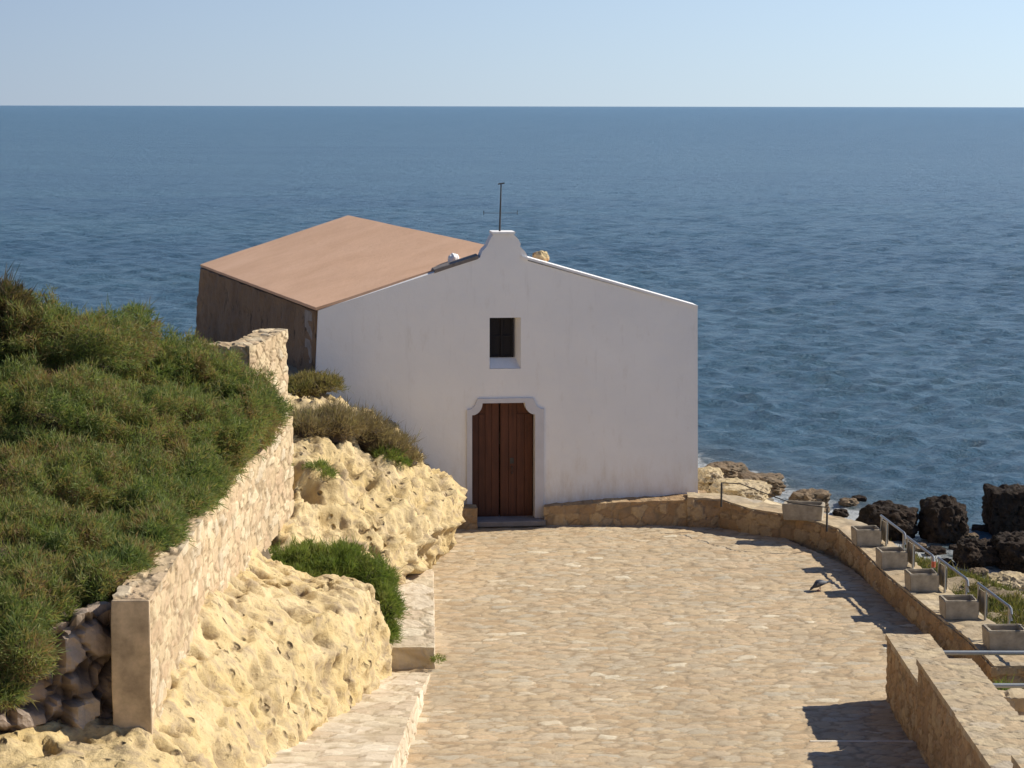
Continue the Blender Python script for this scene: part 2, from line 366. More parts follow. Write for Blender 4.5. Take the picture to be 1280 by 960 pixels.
# ------------------------------------------------------------------ sea
def build_sea():
    rows = [30.0]
    while rows[-1] < 28000: rows.append(rows[-1] * 1.0031 + .01)
    rows = np.array(rows)
    cols = np.concatenate([np.linspace(-1.6, -.32, 24)[:-1], np.arange(-.32, .32, .0017), np.linspace(.32, 1.6, 24)])
    Yg, K = np.meshgrid(rows, cols, indexing='ij'); Xg = Yg * K
    step = np.maximum(Yg * .0031, Yg * .0017)
    Z = np.zeros_like(Xg); FX = np.zeros_like(Xg); FY = np.zeros_like(Xg)
    rs = np.random.default_rng(5)
    for k in range(110):
        lam = 0.40 * (2.6 / .40) ** rs.random()
        ang = math.radians(-97 + rs.normal() * 42)   # travel direction: towards the shore
        kx, ky = math.cos(ang) * 2 * math.pi / lam, math.sin(ang) * 2 * math.pi / lam
        amp = 0.0078 * lam ** .74 * (0.6 + .8 * rs.random())
        fade = np.clip((lam / step - 2.0) / 2, 0, 1)
        ph = kx * Xg + ky * Yg + rs.random() * 6.28
        Z += amp * fade * np.sin(ph)
        FX += amp * .7 * fade * np.cos(ph) * math.cos(ang); FY += amp * .7 * fade * np.cos(ph) * math.sin(ang)
    s = seg_sd(Xg[:500], Yg[:500], COAST)
    foam = np.zeros_like(Xg); foam[:500] = np.exp(-(np.clip(-s - .2, 0, 9) / 2.4) ** 2)
    calm = np.ones_like(Xg); calm[:500] = np.clip(.45 + (-s) / 14, .3, 1)
    V = np.stack([Xg + FX * calm, Yg + FY * calm, SEA + Z * calm], -1).reshape(-1, 3)
    nr, nc = Xg.shape
    i = np.arange(nr - 1)[:, None] * nc + np.arange(nc - 1)[None]
    Fq = np.stack([i, i + 1, i + nc + 1, i + nc], -1).reshape(-1, 4)
    mt, t, b = new_mat('sea_water'); q = NB(t); co = q.obj_co()
    n1 = q.noise(q.mapping(co, (1, 1.5, 1), (0, 0, math.radians(-8))), 2.0, 8, .66)
    n2 = q.noise(q.mapping(co, (1, 1.6, 1), (0, 0, math.radians(-5))), .45, 9, .70)
    n3 = q.noise(q.mapping(co, (1, 3.0, 1)), .012, 5, .6)
    fo = q.attr('foam'); nf = q.noise(co, 1.3, 8, .75, .6)
    c = q.mix(q.ramp(n3, [(.35, 0.0), (.65, 1.0)]), (.060, .140, .215), (.082, .175, .245))
    fm = q.ramp(q.math('MULTIPLY', fo, nf), [(.36, 0.0), (.50, .85)])
    shal = q.mix(q.math('MULTIPLY', fo, .8), c, (.09, .095, .075))
    c = q.mix(fm, shal, (.7, .72, .72))
    q.l(c, b.inputs['Base Color']); b.inputs['IOR'].default_value = 1.33
    q.l(q.math('ADD', .28, q.math('MULTIPLY', fm, .5)), b.inputs['Roughness'])
    b1 = q.n('ShaderNodeBump'); b1.inputs['Strength'].default_value = .6; b1.inputs['Distance'].default_value = .25; q.l(n1, b1.inputs['Height'])
    b2 = q.n('ShaderNodeBump'); b2.inputs['Strength'].default_value = .8; b2.inputs['Distance'].default_value = 1.8; q.l(n2, b2.inputs['Height']); q.l(b1.outputs[0], b2.inputs['Normal'])
    n5 = q.noise(q.mapping(co, (1, .8, 1), (0, 0, math.radians(-6))), .055, 9, .72)
    b3 = q.n('ShaderNodeBump'); b3.inputs['Strength'].default_value = .35; b3.inputs['Distance'].default_value = 4.0; q.l(n5, b3.inputs['Height']); q.l(b2.outputs[0], b3.inputs['Normal'])
    q.l(b3.outputs[0], b.inputs['Normal'])
    struct(mesh_np('sea', V, Fq, mt, attrs={'foam': foam.ravel()}, smooth=True))
build_sea()

# ------------------------------------------------------------------ stones: displaced masonry
def cell(p, sc, rnd_off=0.0, jit=0.0):
    q = Vector((p[0] * sc[0], p[1] * sc[1], p[2] * sc[2]))
    if jit:
        n = noise.noise_vector(q * 1.3); q = q + n * jit
    d, pts = noise.voronoi(q)
    c = pts[0]
    h = math.sin(c[0] * 127.1 + c[1] * 311.7 + c[2] * 74.7 + rnd_off) * 43758.5453
    return h - math.floor(h), min(1.0, (d[1] - d[0]) * 1.0)
def masonry(name, fmap, ns, nt_, nh, mat, sc=(3, 3, 4), depth=.03, parent=None, rough=.02, jit=.15, cap=None):
    """six gridded faces of a unit box (s along, t across, h up) mapped by fmap, displaced stone by stone"""
    bm = bmesh.new(); vd = {}
    def gv(s, t, h):
        k = (round(s * ns), round(t * nt_), round(h * nh))
        if k not in vd: vd[k] = bm.verts.new(fmap(s, t, h))
        return vd[k]
    def face(fn, na, nb):
        for i in range(na):
            for j in range(nb):
                bm.faces.new((gv(*fn(i, j)), gv(*fn(i + 1, j)), gv(*fn(i + 1, j + 1)), gv(*fn(i, j + 1))))
    face(lambda i, j: (i / ns, 0, j / nh), ns, nh); face(lambda i, j: (i / ns, 1, j / nh), ns, nh)
    face(lambda i, j: (i / ns, j / nt_, 1), ns, nt_); face(lambda i, j: (i / ns, j / nt_, 0), ns, nt_)
    face(lambda i, j: (0, i / nt_, j / nh), nt_, nh); face(lambda i, j: (1, i / nt_, j / nh), nt_, nh)
    bmesh.ops.recalc_face_normals(bm, faces=bm.faces); bm.normal_update()
    R, E, new = [], [], []
    for v in bm.verts:
        r, e = cell(v.co, sc, jit=jit); R.append(r); E.append(e)
        dd = depth * (min(1, e * 7) - .6) + depth * 1.1 * (r - .5) + rough * noise.fractal(v.co * 5, 1, 2, 3)
        new.append(v.co + v.normal * dd)
    for v, c in zip(bm.verts, new): v.co = c
    me = bpy.data.meshes.new(name); bm.to_mesh(me); bm.free()
    for an, av in (('rnd', R), ('edge', E)):
        a = me.attributes.new(an, 'FLOAT', 'POINT'); a.data.foreach_set('value', av)
    me.materials.append(mat)
    o = bpy.data.objects.new(name, me); C.objects.link(o)
    if parent: o.parent = parent
    return o
def lerp(a, b, t): return a + (b - a) * t
def block(name, lo, hi, mat, ds=.05, **kw):
    fm = lambda s, t, h: Vector((lerp(lo[0], hi[0], s), lerp(lo[1], hi[1], t), lerp(lo[2], hi[2], h)))
    return masonry(name, fm, max(2, int((hi[0] - lo[0]) / ds)), max(2, int((hi[1] - lo[1]) / ds)), max(2, int((hi[2] - lo[2]) / ds)), mat, **kw)
def wall_path(name, pts, mat, ds=.05, **kw):
    """pts: list of (x_face, y_face, x_back, y_back, z_bottom, z_top) stations, optional 7th z_top_back"""
    P = [tuple(p) + ((p[5],) if len(p) == 6 else ()) for p in pts]
    L = [0]
    for a, b in zip(P, P[1:]): L.append(L[-1] + math.hypot(b[0] - a[0], b[1] - a[1]))
    A = np.array(P)
    def fm(s, t, h):
        v = [np.interp(s * L[-1], L, A[:, k]) for k in range(7)]
        zt = lerp(v[5], v[6], t)
        return Vector((lerp(v[0], v[2], t), lerp(v[1], v[3], t), lerp(v[4], zt, h)))
    th = math.hypot(P[0][2] - P[0][0], P[0][3] - P[0][1])
    return masonry(name, fm, max(2, int(L[-1] / ds)), max(2, int(th / ds)), max(2, int(max(p[5] - p[4] for p in P) / ds)), mat, **kw)

# ------------------------------------------------------------------ plaza paving and steps
def paving(name, xl, xr, y0, y1, z, ds=.04):
    ys = np.arange(y0, y1 + ds, ds); W = max(xr(y) - xl(y) for y in ys); nx = int(W / ds)
    V, R, E = [], [], []
    for y in ys:
        a, b_ = xl(y), xr(y)
        for i in range(nx + 1):
            x = lerp(a, b_, i / nx)
            r, e = cell((x, y, 0.3), (3.3, 5.6, 1), jit=.25)
            R.append(r); E.append(e)
            zz = z + .012 * min(1, e * 4) + .014 * (r - .5) + .008 * noise.noise(Vector((x * 6, y * 6, 0))) + .02 * noise.noise(Vector((x * .8, y * .8, 5)))
            V.append((x, y, zz))
    n = nx + 1; i = np.arange(len(ys) - 1)[:, None] * n + np.arange(nx)[None]
    Fq = np.stack([i, i + 1, i + n + 1, i + n], -1).reshape(-1, 4)
    return struct(mesh_np(name, V, Fq, PAVE, attrs={'rnd': R, 'edge': E}))
paving('plaza_paving', lambda y: -2.4, lambda y: float(wallx(y)) + .15, 27.8, 43.6, 0.0)
# steps that climb towards the viewer
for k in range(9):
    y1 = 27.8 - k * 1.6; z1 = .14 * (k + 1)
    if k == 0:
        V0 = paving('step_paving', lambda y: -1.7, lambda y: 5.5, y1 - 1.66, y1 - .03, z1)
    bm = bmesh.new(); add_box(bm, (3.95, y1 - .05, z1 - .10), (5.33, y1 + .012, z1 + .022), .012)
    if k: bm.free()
    else: struct(obj('painted_sun_strip', bm, plain_mat('painted_sunlight', (.66, .58, .46), .9, .12, 6)))  # added strip, its pale colour paints sun catching the step's edge
    bm = bmesh.new(); add_box(bm, (-1.7, y1 - 1.62, -.3), (5.45, y1 - .004, z1 - (.03 if k == 0 else 0))); struct(obj('step_base', bm, STEPMAT))

# ------------------------------------------------------------------ chapel
FL = Vector((-3.93, 43.05, 0)); YAW = math.radians(6.2)
U = Vector((math.cos(YAW), math.sin(YAW), 0)); NF = Vector((math.sin(YAW), -math.cos(YAW), 0))
def fu(px, py, off=0.0):
    d = ray(px, py); p0 = FL + NF * off
    t = (p0 - CAM).dot(NF) / d.dot(NF); p = CAM + d * t
    return ((p - FL).dot(U), p.z)
chapel = empty('chapel', FL, YAW)
tag(chapel, 'white gabled seaside chapel with tan roof and dark wooden door', 'chapel')
TH = .55
def arc_notch(pts): return pts
Lb = fu(391, 470)[0]
eL = fu(398, 388); eR = fu(872, 385); bR = fu(872, 617)
pedL = [fu(600, 322), fu(603, 314), fu(609, 308), (fu(611, 303)), fu(614, 297), fu(617, 293)]
pedR = [fu(642, 293), fu(648, 299), fu(651, 305), fu(650, 308), fu(656, 314), fu(659, 319), fu(660, 326)]
outer = [(Lb - .12, -.3), (bR[0] + .02, -.3), eR] + pedR[::-1] + pedL[::-1] + [eL]
def rect(x0, y0, x1, y1): a = fu(x0, y1); b = fu(x1, y0); return a[0], a[1], b[0], b[1]
# window: opening flares so the reveal shows to the right and below
w0 = rect(612, 397, 651, 461)
win = [(w0[0], w0[1]), (w0[2], w0[1]), (w0[2], w0[3]), (w0[0], w0[3])]
dl, dbz = fu(583.5, 655); dr_, dtz = fu(680, 497)
ox0 = fu(590, 600)[0]; ox1 = fu(668.5, 600)[0]; otz = fu(630, 503.5)[1]; nz = fu(590, 522)[1]
nl = fu(603, 504)[0]; nr = fu(655, 503)[0]
def notch(cx, cz, r, a0, a1, n=6): return [(cx + r * math.cos(math.radians(lerp(a0, a1, i / n))), cz + r * 1.15 * math.sin(math.radians(lerp(a0, a1, i / n)))) for i in range(n + 1)]
rn = nl - ox0
doorhole = [(ox0, .12), (ox1, .12), (ox1, otz - rn * 1.15)] + notch(ox1, otz, rn, 270, 180)[1:-1] + [(ox1 - rn, otz), (ox0 + rn, otz)] + notch(ox0, otz, rn, 360, 270)[1:-1] + [(ox0, otz - rn * 1.15)]
bm = bmesh.new(); slab(bm, outer, [win, doorhole], 0, TH); fac = obj('facade_wall', bm, WHITE, chapel)
# splayed plaster sill inside the window and the dark opening
bm = bmesh.new()
sz = fu(630, 448)[1]
v = [bm.verts.new(c) for c in ((w0[0] + .01, .012, w0[1] + .005), (w0[2] - .01, .012, w0[1] + .005), (w0[2] - .01, .20, sz), (w0[0] + .01, .20, sz), (w0[0] + .01, TH - .05, w0[1] + .005), (w0[2] - .01, TH - .05, w0[1] + .005), (w0[0] + .01, TH - .05, sz), (w0[2] - .01, TH - .05, sz))]
for f in ((0, 1, 2, 3), (3, 2, 7, 6), (0, 4, 5, 1), (0, 3, 6, 4), (1, 5, 7, 2), (4, 6, 7, 5)): bm.faces.new([v[i] for i in f])
wsill = obj('window_sill', bm, WHITE, chapel)
bm = bmesh.new(); wr = fu(645, 420)[0]
add_box(bm, (w0[0] + .012, .20, sz + .003), (w0[2] - .13, .24, w0[3] - .006)); wsh = obj('window', bm, DARK, chapel)
bm = bmesh.new()
for xx in (w0[0] + .015, (w0[0] + w0[2] - .1) / 2 - .02, w0[2] - .17): add_box(bm, (xx, .165, sz + .004), (xx + .04, .197, w0[3] - .01))
for zz in (sz + .004, (sz + w0[3]) / 2, w0[3] - .05): add_box(bm, (w0[0] + .056, .17, zz), (w0[2] - .175, .195, zz + .035))
obj('window_frame', bm, DARK, wsh)
bm = bmesh.new()
v = [bm.verts.new(c) for c in ((w0[2] - .002, .01, w0[1] + .01), (w0[2] - .002, .01, w0[3] - .01), (w0[2] - .125, .26, w0[3] - .01), (w0[2] - .125, .26, sz), (w0[2] - .002, .3, w0[1] + .01), (w0[2] - .002, .3, w0[3] - .01))]
for f in ((0, 3, 2, 1), (0, 1, 5, 4), (1, 2, 5), (0, 4, 3), (3, 4, 5, 2)): bm.faces.new([v[i] for i in f])
obj('window_reveal', bm, WHITE, chapel)
# door surround: raised band
s0 = rn * 1.0; bw = ox0 - dl
so_ = [(dl, .12), (ox0, .12), (ox0, otz - rn * 1.15)] + notch(ox0, otz, rn, 270, 360)[1:-1] + [(ox0 + rn, otz), (ox1 - rn, otz)] + notch(ox1, otz, rn, 180, 270)[1:-1] + [(ox1, otz - rn * 1.15), (ox1, .12), (dr_, .12), (dr_, otz - rn * 1.15 + .12)] + \
    notch(dr_ , dtz, rn * .95, 270, 180, 5)[1:-1] + [(dr_ - rn * .95 - .02, dtz), (dl + rn * .95 + .02, dtz)] + notch(dl, dtz, rn * .95, 360, 270, 5)[1:-1] + [(dl, otz - rn * 1.15 + .12)]
bm = bmesh.new(); slab(bm, so_, [], -.035, .02); obj('door_surround', bm, TRIM, chapel)
bm = bmesh.new()
mid = fu(626, 600)[0]
def leaf(x0, x1):
    bm = bmesh.new()
    cl = [(max(x0, min(x1, p[0])), p[1]) for p in doorhole]
    pts = []
    for p in cl:
        if not pts or (abs(p[0] - pts[-1][0]) + abs(p[1] - pts[-1][1])) > 1e-4: pts.append(p)
    slab(bm, pts, [], .26, .32)
    n = 4
    for i in range(n):
        a = lerp(x0 + .012, x1 - .012, i / n); b = lerp(x0 + .012, x1 - .012, (i + 1) / n) - .006
        top = otz - .03 if (a > ox0 + rn and b < ox1 - rn) else otz - rn * 1.15 - .02
        add_box(bm, (a, .238, .16), (b, .259, top), .004)
    return obj('door', bm, WOOD, chapel)
d1 = leaf(ox0 + .01, mid - .012); d2 = leaf(mid + .012, ox1 - .01)
bm = bmesh.new(); add_tube(bm, [(mid + .25, .24, 1.15), (mid + .25, .19, 1.15), (mid + .25, .19, 1.02), (mid + .25, .24, 1.02)], .012); obj('door_handle', bm, IRON, d2)
bm = bmesh.new(); add_box(bm, (mid + .21, .228, 1.22), (mid + .29, .2375, 1.34), .004); obj('door_lock', bm, IRON, d2)
# side walls, back wall, roof : plan is a slightly skewed parallelogram
zl = eL[1]; zr = eR[1]; zp = 5.95
def loc(P): P = P - FL; return Vector((P.dot(U), -P.dot(NF), P.z))
BL = loc(at_z(253, 331, zl)); _a = loc(at_z(435, 269, 5.6)); _b = loc(at_z(435, 269, 5.7)); BP = _a.lerp(_b, (BL.y - _a.y) / (_b.y - _a.y))
DX, DY = BL.x - eL[0], BL.y
W_ = eR[0] - eL[0]; apx = fu(630, 300)[0]; zrf = zl
apz = zl + (fu(600, 322)[1] - zl) / (fu(600, 322)[0] - eL[0]) * (apx - eL[0])
BP = Vector((apx + (BP.x - apx), BP.y, BP.z))
print('chapel', eL, eR, bR, 'door', dl, dr_, dtz, otz, nz, 'BL', BL, 'BP', BP, 'apex', apx, apz)
bm = bmesh.new()
def prism(bm, quad, z0, z1s):
    lo = [bm.verts.new((q[0], q[1], z0)) for q in quad]; hi = [bm.verts.new((q[0], q[1], z)) for q, z in zip(quad, z1s)]
    bm.faces.new(lo[::-1]); bm.faces.new(hi)
    for i in range(4): bm.faces.new((lo[i], lo[(i + 1) % 4], hi[(i + 1) % 4], hi[i]))
T2 = .5
bulge = [(0, 0), (.25, -.03), (.55, .04), (.8, -.02), (1, 0)]
nseg = 150; bm = bmesh.new(); nz_ = 46
cols = []
for i in range(nseg + 1):
    s = i / nseg; x = eL[0] + .012 + DX * s; y = TH + .003 + (DY - TH) * s
    col = []
    for j in range(nz_ + 1):
        h = j / nz_; z = lerp(.5, zl - .07, h)
        o_ = .13 * noise.fractal(Vector((s * 11, h * 5, 2.2)), .8, 2, 6) * (1 if 0 < i else 0)
        bat = (1 - h) * .25 * sstep(.8, 1.0, s) + .08 * (1 - h)
        col.append(bm.verts.new((x - .06 - bat - abs(o_) * .8, y + (.25 * (1 - h) * (s > .999)), z)))
    cols.append(col)
for i in range(nseg):
    for j in range(nz_): bm.faces.new((cols[i][j], cols[i][j + 1], cols[i + 1][j + 1], cols[i + 1][j]))
inner = [(bm.verts.new((c[0].co.x + T2, c[0].co.y, .5)), bm.verts.new((c[-1].co.x + T2, c[-1].co.y, zl - .07))) for c in (cols[0], cols[-1])]
bm.faces.new([c for c in cols[0]] + [inner[0][1], inner[0][0]]); bm.faces.new([c for c in cols[-1]][::-1] + [inner[1][0], inner[1][1]])
bm.faces.new([c[-1] for c in cols] + [inner[1][1], inner[0][1]])
bm.faces.new((inner[0][0], inner[0][1], inner[1][1], inner[1][0]))
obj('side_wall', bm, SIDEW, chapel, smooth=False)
bm = bmesh.new(); prism(bm, [(eR[0] - T2, TH + .003), (eR[0], TH + .003), (eR[0] + DX, DY), (eR[0] + DX - T2, DY)], -.3, [zr - .1] * 4); obj('side_wall', bm, WHITE, chapel)
bm = bmesh.new()
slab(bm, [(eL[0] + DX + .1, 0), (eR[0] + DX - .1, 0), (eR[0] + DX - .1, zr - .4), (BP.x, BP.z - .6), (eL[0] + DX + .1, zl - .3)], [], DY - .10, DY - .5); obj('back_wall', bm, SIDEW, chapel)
# white corner pilaster at the rear of the facade's left end
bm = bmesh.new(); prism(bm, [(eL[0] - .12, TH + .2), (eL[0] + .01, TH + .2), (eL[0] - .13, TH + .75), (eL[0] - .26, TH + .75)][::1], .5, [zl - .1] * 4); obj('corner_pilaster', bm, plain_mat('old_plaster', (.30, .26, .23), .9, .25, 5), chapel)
# roof: two slopes with thickness, left eave overhangs a little
def roof_slope(a0, r0, a1, r1, th=.06):
    bm = bmesh.new(); n = 24; top = []; bot = []
    for i in range(n + 1):
        s = i / n; e = Vector(a0).lerp(Vector(a1), s); r = Vector(r0).lerp(Vector(r1), s); row = []
        for j in range(13):
            p = e.lerp(r, j / 12); p.z += .008 * noise.fractal(Vector((p.x * .8, p.y * .8, 9)), 1, 2, 3)
            row.append(bm.verts.new(p))
        top.append(row); bot.append([bm.verts.new(e - Vector((0, 0, th))), bm.verts.new(r - Vector((0, 0, th)))])
    for i in range(n):
        for j in range(12): bm.faces.new((top[i][j], top[i][j + 1], top[i + 1][j + 1], top[i + 1][j]))
        bm.faces.new((bot[i][0], bot[i + 1][0], bot[i + 1][1], bot[i][1]))
        bm.faces.new((top[i][0], top[i + 1][0], bot[i + 1][0], bot[i][0])); bm.faces.new((top[i][12], bot[i][1], bot[i + 1][1], top[i + 1][12]))
    for i in (0, n): bm.faces.new(top[i] + [bot[i][1], bot[i][0]])
    return bm
ridge0 = (apx, .30, apz - .02); ridge1 = (BP.x, BP.y, BP.z)
bm = roof_slope((eL[0] - .05, -.015, zl + .06), (apx, -.015 + TH, apz - .0), (BL.x - .05, BL.y, zl + .01), ridge1)
rf = obj('roof', bm, ROOF, chapel)
bm = roof_slope((eR[0] - .02, TH, zr - .06), (apx, .03 + TH, apz - .035), (eR[0] + DX, DY, zr - .06), ridge1)
obj('roof', bm, ROOF, chapel)
# gable copings: thin caps along the parapet, the pediment coping is white
def coping(pts, w_, h_, y0, y1, mat, name):
    bm = bmesh.new(); top = [(p[0], p[1] + h_) for p in pts]
    slab(bm, list(pts) + top[::-1], [], y0, y1); return obj(name, bm, mat, chapel)
coping([fu(652, 322.5), eR], 0, .05, -.03, TH + .05, WHITE, 'gable_coping')
gl = [fu(543, 341), fu(562, 334.5), fu(598, 323)]
coping([(p[0], p[1] - .01) for p in gl], 0, .07, -.012, TH + .05, plain_mat('dark_coping', (.20, .17, .15), .9, .3, 5), 'gable_coping')  # left coping strip, darker than the white one on the right
bm = bmesh.new(); slab(bm, [(pedL[-1][0] - .03, pedL[-1][1] + .003), (pedR[0][0] + .03, pedR[0][1] + .003), (pedR[0][0] + .03, pedR[0][1] + .05), (pedL[-1][0] - .03, pedL[-1][1] + .05)], [], -.03, TH + .03); obj('pediment_coping', bm, WHITE, chapel)
# two small stone finials behind the parapet
def lump(name, loc_, r, mat, parent=None, sq=(1, 1, 1), seed=0, amp=.25, sub=3):
    bm = bmesh.new(); bmesh.ops.create_icosphere(bm, subdivisions=sub, radius=1)
    for v in bm.verts:
        p = v.co.copy(); k = 1 + amp * noise.fractal(p * 1.7 + Vector((seed, seed * 2, 0)), 1, 2, 4)
        v.co = Vector((p.x * r * sq[0], p.y * r * sq[1], p.z * r * sq[2])) * k + Vector(loc_)
    return obj(name, bm, mat, parent)
g = fu(571, 327); lump('roof_finial', (g[0], TH + .22, g[1] - .02), .12, WHITE, chapel, (1, .9, 1.1), 3)
g = fu(682, 327); lump('roof_finial', (g[0], TH + .25, g[1] + .02), .16, LIME, chapel, (1.1, .9, .9), 8)
# iron cross on the pediment
bm = bmesh.new(); cb = fu(626, 294); ct = fu(628, 230); cy = .25
add_tube(bm, [(cb[0], cy, cb[1] - .05), (ct[0], cy, ct[1])], .016, 8, [1.3, .8])
add_tube(bm, [(ct[0] - .06, cy, ct[1] - .01), (ct[0] + .07, cy, ct[1] + .01)], .013)
ca = fu(627, 267)[1]
add_tube(bm, [(cb[0] - .32, cy, ca), (cb[0] + .36, cy, ca)], .004)
for sx in (-.32, .36): add_tube(bm, [(cb[0] + sx, cy, ca - .035), (cb[0] + sx, cy, ca + .05)], .006)
obj('iron_cross', bm, IRON, chapel)
# door step
bm = bmesh.new(); add_box(bm, (dl - .02, -.36, 0.02), (dr_ + .0, .24, .13), .02); obj('door_step', bm, plain_mat('grey_step', (.22, .20, .19), .9, .2, 5), chapel)

# low stone plinths against the facade
pl = wall_path('stone_plinth', [(*at_y(680, 600, 43.30).xy, *(FL + U * (dr_ + .02) + NF * .002).xy, -.1, .40), (*at_y(780, 600, 43.27).xy, *(FL + U * 5.9 + NF * .003).xy, -.1, .50), (*at_y(895, 600, 43.22).xy, *(FL + U * 8.0 - NF * .3).xy, -.1, .585)], BROWNST, ds=.04, sc=(3.6, 3.6, 4.4), depth=.015, jit=.25)
pl.data.materials.append(CAPST)
tag(pl, 'long low rubble stone bench along the foot of the white facade', 'stone bench')
b0 = FL + U * (dl - .30); 
pb = masonry('stone_plinth', lambda s, t, h: FL + U * lerp(dl - .75, ox0 + .07, s) + NF * lerp(.45, .04, t) + Vector((0, 0, lerp(-.05, .43, h))), 18, 8, 12, BROWNST, sc=(3, 3, 3.5), depth=.015)
tag(pb, 'short square stone plinth just left of the chapel door', 'stone block')

# ------------------------------------------------------------------ rock outcrop and cliff
PROF = [
 (12, [(-1.9, -.1), (-2.75, .7), (-3.1, 1.4), (-3.5, 1.8), (-3.9, 2.0), (-6.6, 2.05)]),
 (20, [(-2.3, -.1), (-2.75, .7), (-3.1, 1.4), (-3.5, 1.8), (-3.9, 2.0), (-6.6, 2.05)]),
 (21.6, [(-2.4, -.1), (-2.75, .7), (-3.1, 1.4), (-3.5, 1.8), (-3.9, 2.0), (-5.2, 2.1)]),
 (23, [(-2.45, -.1), (-2.75, .7), (-3.05, 1.35), (-3.45, 1.85), (-3.85, 2.15), (-4.5, 2.3)]),
 (26, [(-2.4, -.1), (-2.55, .95), (-2.85, 1.6), (-3.25, 2.0), (-3.8, 2.4), (-4.4, 2.5)]),
 (29, [(-2.05, -.1), (-2.12, .95), (-2.32, 1.6), (-2.8, 1.72), (-3.7, 2.02), (-4.4, 2.4)]),
 (31.2, [(-1.75, -.1), (-1.82, .85), (-1.98, 1.52), (-2.4, 1.60), (-3.4, 1.78), (-4.4, 2.4)]),
 (32.4, [(-1.95, -.1), (-2.1, .5), (-2.7, .8), (-3.1, 1.0), (-3.7, 1.4), (-4.4, 2.4)]),
 (34.4, [(-2.1, -.1), (-2.15, .6), (-2.5, 1.0), (-3.0, 1.35), (-3.6, 2.1), (-4.4, 2.5)]),
 (35.8, [(-2.0, -.1), (-1.75, .75), (-1.9, 1.35), (-2.6, 1.9), (-3.5, 2.5), (-4.5, 2.8)]),
 (38, [(-1.8, -.1), (-1.45, .6), (-1.5, 1.1), (-2.2, 1.8), (-3.3, 2.5), (-4.7, 2.8)]),
 (40, [(-1.6, -.1), (-1.08, .65), (-1.10, 1.15), (-1.9, 2.02), (-3.05, 2.75), (-4.8, 3.05)]),
 (42.0, [(-1.5, -.1), (-1.15, .6), (-1.2, 1.0), (-2.05, 1.9), (-3.15, 2.75), (-4.9, 3.2)]),
 (43.4, [(-1.9, -.1), (-1.6, .5), (-1.7, .9), (-2.4, 1.75), (-3.6, 2.7), (-5.0, 3.2)]),
]
def build_cliff(name, ya, yb, seed, ds=.042):
    Ys = np.arange(ya, yb + ds, ds); py = [p[0] for p in PROF]
    nu = 104; A = np.array([[list(q) for q in p[1]] for p in PROF])   # K,6,2
    rows = []
    for y in Ys:
        yy = y
        q = np.array([[np.interp(yy, py, A[:, k, c]) for c in range(2)] for k in range(6)])
        seg = np.r_[0, np.cumsum(np.linalg.norm(np.diff(q, axis=0), axis=1))]; u = np.linspace(0, seg[-1], nu)
        xs = np.interp(u, seg, q[:, 0]); zs = np.interp(u, seg, q[:, 1])
        for _ in range(3):
            xs[1:-1] = (xs[:-2] + 2 * xs[1:-1] + xs[2:]) / 4; zs[1:-1] = (zs[:-2] + 2 * zs[1:-1] + zs[2:]) / 4
        rows.append(np.stack([xs, np.full(nu, y), zs], -1))
    P = np.array(rows)
    du = np.gradient(P, axis=1); dv = np.gradient(P, axis=0); N = np.cross(du, dv); N /= np.linalg.norm(N, axis=2, keepdims=True) + 1e-9
    if N[:, :, 0].mean() < 0: N = -N
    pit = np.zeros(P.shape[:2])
    for i in range(P.shape[0]):
        for j in range(nu):
            p = Vector(P[i, j]); 
            f = .26 * noise.fractal(p * .75 + Vector((seed, 0, 0)), 1, 2, 6) + .10 * noise.fractal(p * 2.6, .9, 2, 4)
            strata = .05 * noise.noise(Vector((p.x * .4, p.y * .4, p.z * 5)))
            q = p + noise.noise_vector(p * 1.5) * .25
            hsh = noise.noise(q * .9 + Vector((7, 3, 1)))
            d, _ = noise.voronoi(Vector((q.x * 3.4, q.y * 2.6, q.z * 2.6)))
            t1 = max(0, 1 - d[0] / .36) * (1 if hsh > .02 else .35)
            d2, _ = noise.voronoi(q * 7.5); t2 = max(0, 1 - d2[0] / .38) * (1 if hsh > -.15 else .4)
            d3, _ = noise.voronoi(Vector((q.x * 1.4, q.y * 1.0, q.z * 1.3)) + Vector((4, 4, 4))); t3 = max(0, 1 - d3[0] / .40)
            edge = min(1, j / 6, (nu - 1 - j) / 10)
            t1 = t1 ** .6; t3 = t3 ** .7
            rg = noise.ridged_multi_fractal(Vector((p.x * .7, p.y * .7, p.z * 1.3)), .8, 2.1, 4, 1.0, 2.0)
            f += .05 * (rg - 1.0) + .018 * noise.fractal(p * 9, .8, 2, 3)
            led = (p.z * 2.4 + .8 * noise.noise(p * .6)) % 1.0; f += .12 * (led ** 3 - .25)
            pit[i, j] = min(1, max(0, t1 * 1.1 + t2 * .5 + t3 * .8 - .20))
            sm = .45 + .55 * float(sstep(31, 34, p.y)); f *= sm; strata *= sm; t3 *= sm
            P[i, j] += N[i, j] * ((f + strata - .22 * t1 - .05 * t2 - .38 * t3) * edge)
    n = nu; k = np.arange(P.shape[0] - 1)[:, None] * n + np.arange(nu - 1)[None]
    Fq = np.stack([k, k + 1, k + n + 1, k + n], -1).reshape(-1, 4)
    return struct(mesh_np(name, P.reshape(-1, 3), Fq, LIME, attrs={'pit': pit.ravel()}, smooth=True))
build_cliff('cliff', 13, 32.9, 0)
build_cliff('rock_outcrop', 32.7, 43.4, 0)

